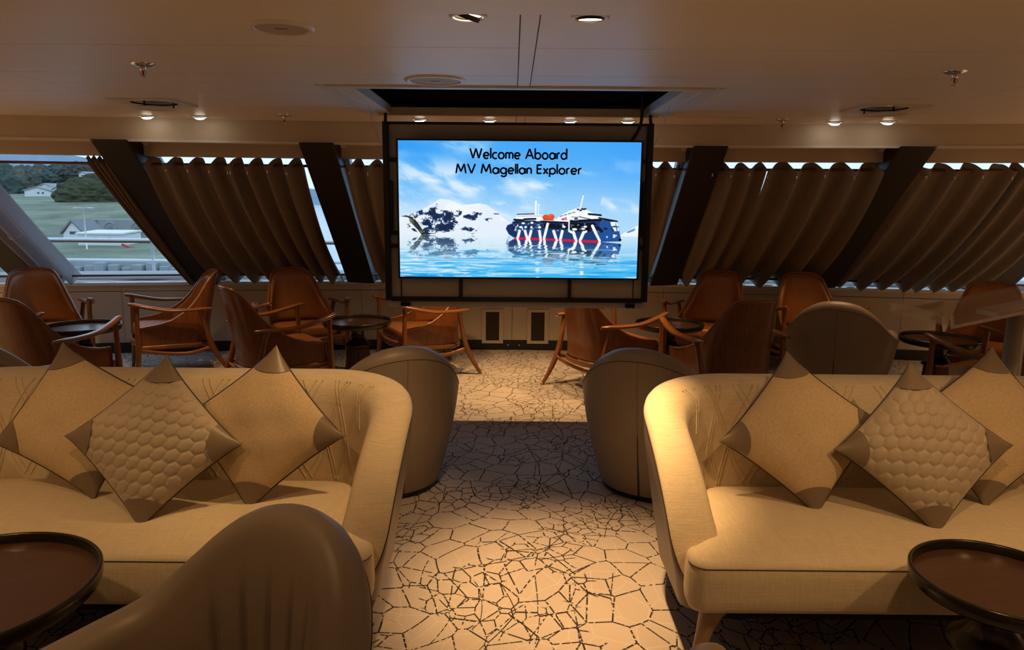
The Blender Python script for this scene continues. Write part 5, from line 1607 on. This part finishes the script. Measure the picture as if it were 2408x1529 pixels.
TREES = [(18, 388, 470, 230, 5.5, 'leftmost dark tree on the hill beyond the window'), (62, 396, 470, 240, 5.0, 'second dark tree on the hill from the left'), (95, 392, 450, 260, 6.0, 'third dark tree on the hill from the left'),
         (128, 388, 440, 260, 6.0, 'dark tree above the white houses'), (160, 386, 432, 265, 6.5, 'broad dark tree right of the white houses'), (192, 384, 430, 262, 5.5, 'tall dark tree in the middle of the hill'),
         (222, 390, 425, 270, 5.0, 'dark tree left of the window curtain'), (248, 386, 425, 275, 6.0, 'dark tree beside the gathered brown curtain'), (285, 392, 440, 275, 6.0, 'rightmost dark tree on the hill')]
for i, (px_, a, b, Y, w, lab) in enumerate(TREES): tree(px_, a, b, Y, w, lab, CM[i % 3])
for i, (px_, a, b, Y, w, lab) in enumerate([(205, 428, 492, 172, 6.5, 'large olive green shrub left on the slope'), (250, 418, 490, 175, 7.5, 'largest olive green shrub in the middle of the slope'), (296, 424, 486, 176, 7.0, 'olive green shrub right on the slope'), (345, 440, 486, 178, 6.0, 'small olive green shrub at the right end of the slope')]):
    t0_, b0_ = ray_at(px_, a, Y), ray_at(px_, b, Y)
    o = link(bpy.data.objects.new('shrub', CM2))
    o.scale = (w, w * 0.6, (t0_.z - b0_.z) * 0.62)
    o.location = (b0_.x, Y, (t0_.z + b0_.z) / 2)
    tag(o, lab, 'shrub', 'shrubs on the slope')

def house(name, px0, px1, py_bot, py_eave, py_ridge, Y, dep, lab, wins, gable_front=True, roofm=None):
    a, b = ray_at(px0, py_bot, Y), ray_at(px1, py_bot, Y)
    ze, zr = ray_at(px0, py_eave, Y).z, ray_at((px0 + px1) / 2, py_ridge, Y).z
    w = b.x - a.x
    t_ = thing(name, lab, 'building', (a.x, Y, a.z), 0)
    ze -= a.z; zr -= a.z
    bm = bmesh.new()
    if gable_front:
        P_ = [(0, 0, -2), (w, 0, -2), (w, 0, ze), (w / 2, 0, zr), (0, 0, ze)]
        f1 = [bm.verts.new(p) for p in P_]; f2 = [bm.verts.new((p[0], dep, p[2])) for p in P_]
        bm.faces.new(f1); bm.faces.new(f2[::-1])
        for i in range(5): bm.faces.new((f1[i], f2[i], f2[(i + 1) % 5], f1[(i + 1) % 5]))
        from_bm('walls', bm, M['hwhite'], t_)
        for s_ in (0, 1):
            x0_, x1_ = (-.3, w / 2) if s_ == 0 else (w + .3, w / 2)
            hexa('roof', [(x0_, -.3, ze - .05), (x1_, -.3, zr + .02), (x1_, dep + .3, zr + .02), (x0_, dep + .3, ze - .05), (x0_, -.3, ze + .25), (x1_, -.3, zr + .3), (x1_, dep + .3, zr + .3), (x0_, dep + .3, ze + .25)], roofm or M['roof'], t_)
    else:
        bm_box(bm, (0, 0, -2), (w, dep, ze))
        from_bm('walls', bm, M['hwhite'], t_)
        hexa('roof', [(-.2, -.2, ze), (w + .2, -.2, ze), (w + .2, dep, zr), (-.2, dep, zr), (-.2, -.2, ze + .2), (w + .2, -.2, ze + .2), (w + .2, dep, zr + .2), (-.2, dep, zr + .2)], roofm or M['roof'], t_)
    for (u0, u1, v0, v1) in wins:
        box('window', (u0 * w, -0.08, v0 * ze), (u1 * w, 0.02, v1 * ze), M['hwin'], t_)
    return t_
house('gabled_house', 150, 196, 563, 550, 521, 100, 4.5, 'white gabled house near the shore', [(.35, .68, .95, 1.45)])
o = house('long_building', 185, 288, 582, 551, 548, 96, 5, 'long low white building with two small windows by the shore', [(.36, .44, .5, .75), (.68, .76, .5, .75)], False, M['hwhite'])
hill_h = [(58, 118, 458, 449, 441, 205, 'long white house on the left of the hill', [(.5, .58, .3, .7), (.68, .76, .3, .7)]), (90, 122, 450, 441, 433, 212, 'white house with pointed roof on the hill', [(.4, .55, .3, .7)]),
          (126, 156, 456, 446, 438, 200, 'small white house on the right of the group on the hill', [(.3, .45, .3, .7)]), (186, 202, 416, 410, 405, 240, 'tiny white house high among the trees', [(.3, .6, .3, .7)]),
          (230, 246, 409, 405, 402, 245, 'tiny white house near the gathered curtain', [(.3, .6, .3, .7)])]
for (a, b, c, d, e, Y, lab, w_) in hill_h: house('hill_house', a, b, c, d, e, Y, 6, lab, w_, True, M['concrete'])
# grey retaining wall with round recesses
wl, wr = ray_at(178, 562, 112), ray_at(470, 562, 112)
zt_ = ray_at(300, 517, 112).z
rw = thing('bunker_wall', 'long grey concrete wall with three round recessed rings', 'building', (wl.x, 112, wl.z))
box('wall', (0, 0, -1.5), (wr.x - wl.x, 2, zt_ - wl.z), M['concrete'], rw)
box('dark_bay', (0.2, -0.12, -1.4), (3.6, 0, zt_ - wl.z - 0.05), M['roof'], rw)
for i, px_ in enumerate((259, 323, 383)):
    c = ray_at(px_, 537, 112)
    for nm, prof, m_ in (('ring', [(0.75, 0.0), (0.80, 0.10), (1.02, 0.10), (1.08, 0.0)], M['concrete']), ('hub', [(0.0005, 0.06), (0.32, 0.06), (0.42, 0.0)], M['roof'])):
        o = lathe(nm, prof, m_, rw, 28)
        o.location = (c.x - wl.x, -0.02, c.z - wl.z); o.rotation_euler = (PI / 2, 0, 0)
# lamp mast and red barrier on the shore
b0, t0 = ray_at(206, 600, 90), ray_at(203, 489, 90)
lm = thing('lamp_mast', 'tall white lamp mast with two arms on the shore', 'street lamp', (b0.x, 90, b0.z))
hm = t0.z - b0.z
tube('mast', [(0, 0, -0.5), (0, 0, hm)], [0.11, 0.07], M['hwhite'], lm, 8)
for s_ in (-1, 1):
    tube('lamp_arm', spline([(0, 0, hm - 0.05), (s_ * 0.5, 0, hm + 0.05), (s_ * 0.95, 0, hm)], 8), 0.04, M['hwhite'], lm, 6)
    box('lamp_head', (s_ * 0.95 - 0.22, -0.12, hm - 0.05), (s_ * 0.95 + 0.22, 0.12, hm + 0.05), M['hwhite'], lm, 0.02)
q0, q1 = ray_at(287, 575, 93), ray_at(312, 583, 93)
tag(tube('barrier_pole', [q0, q1], 0.16, M['redpaint'], None, 8), 'red and pale barrier pole beside the long white building', 'barrier')
# railing of the ship's foredeck outside the window
rl = thing('ship_railing', 'white ship railing with dark wooden top rail outside the window', 'railing', (0, 10.2, 0))
zr1, zr2 = ray_at(300, 564, 10.2).z, ray_at(300, 613, 10.2).z
tube('top_rail', [(-9, 0, zr1), (9, 0, zr1)], 0.022, M['winframe'], rl, 8)
tube('wood_rail', [(-9, 0, zr1 - 0.028), (9, 0, zr1 - 0.028)], 0.016, M['rod'], rl, 8)
tube('lower_rail', [(-9, 0, zr2), (9, 0, zr2)], 0.024, M['winframe'], rl, 8)
for k in range(-6, 7):
    x = -5.07 + (k + 1) * 1.62
    tube('post', [(x, 0, -0.15), (x, 0, zr1 - 0.02)], 0.022, M['winframe'], rl, 8)
tag(box('foredeck', (-10, 7.75, -0.22), (10, 10.6, -0.12), M['concrete']), 'grey outer deck in front of the lounge windows', kind='structure')
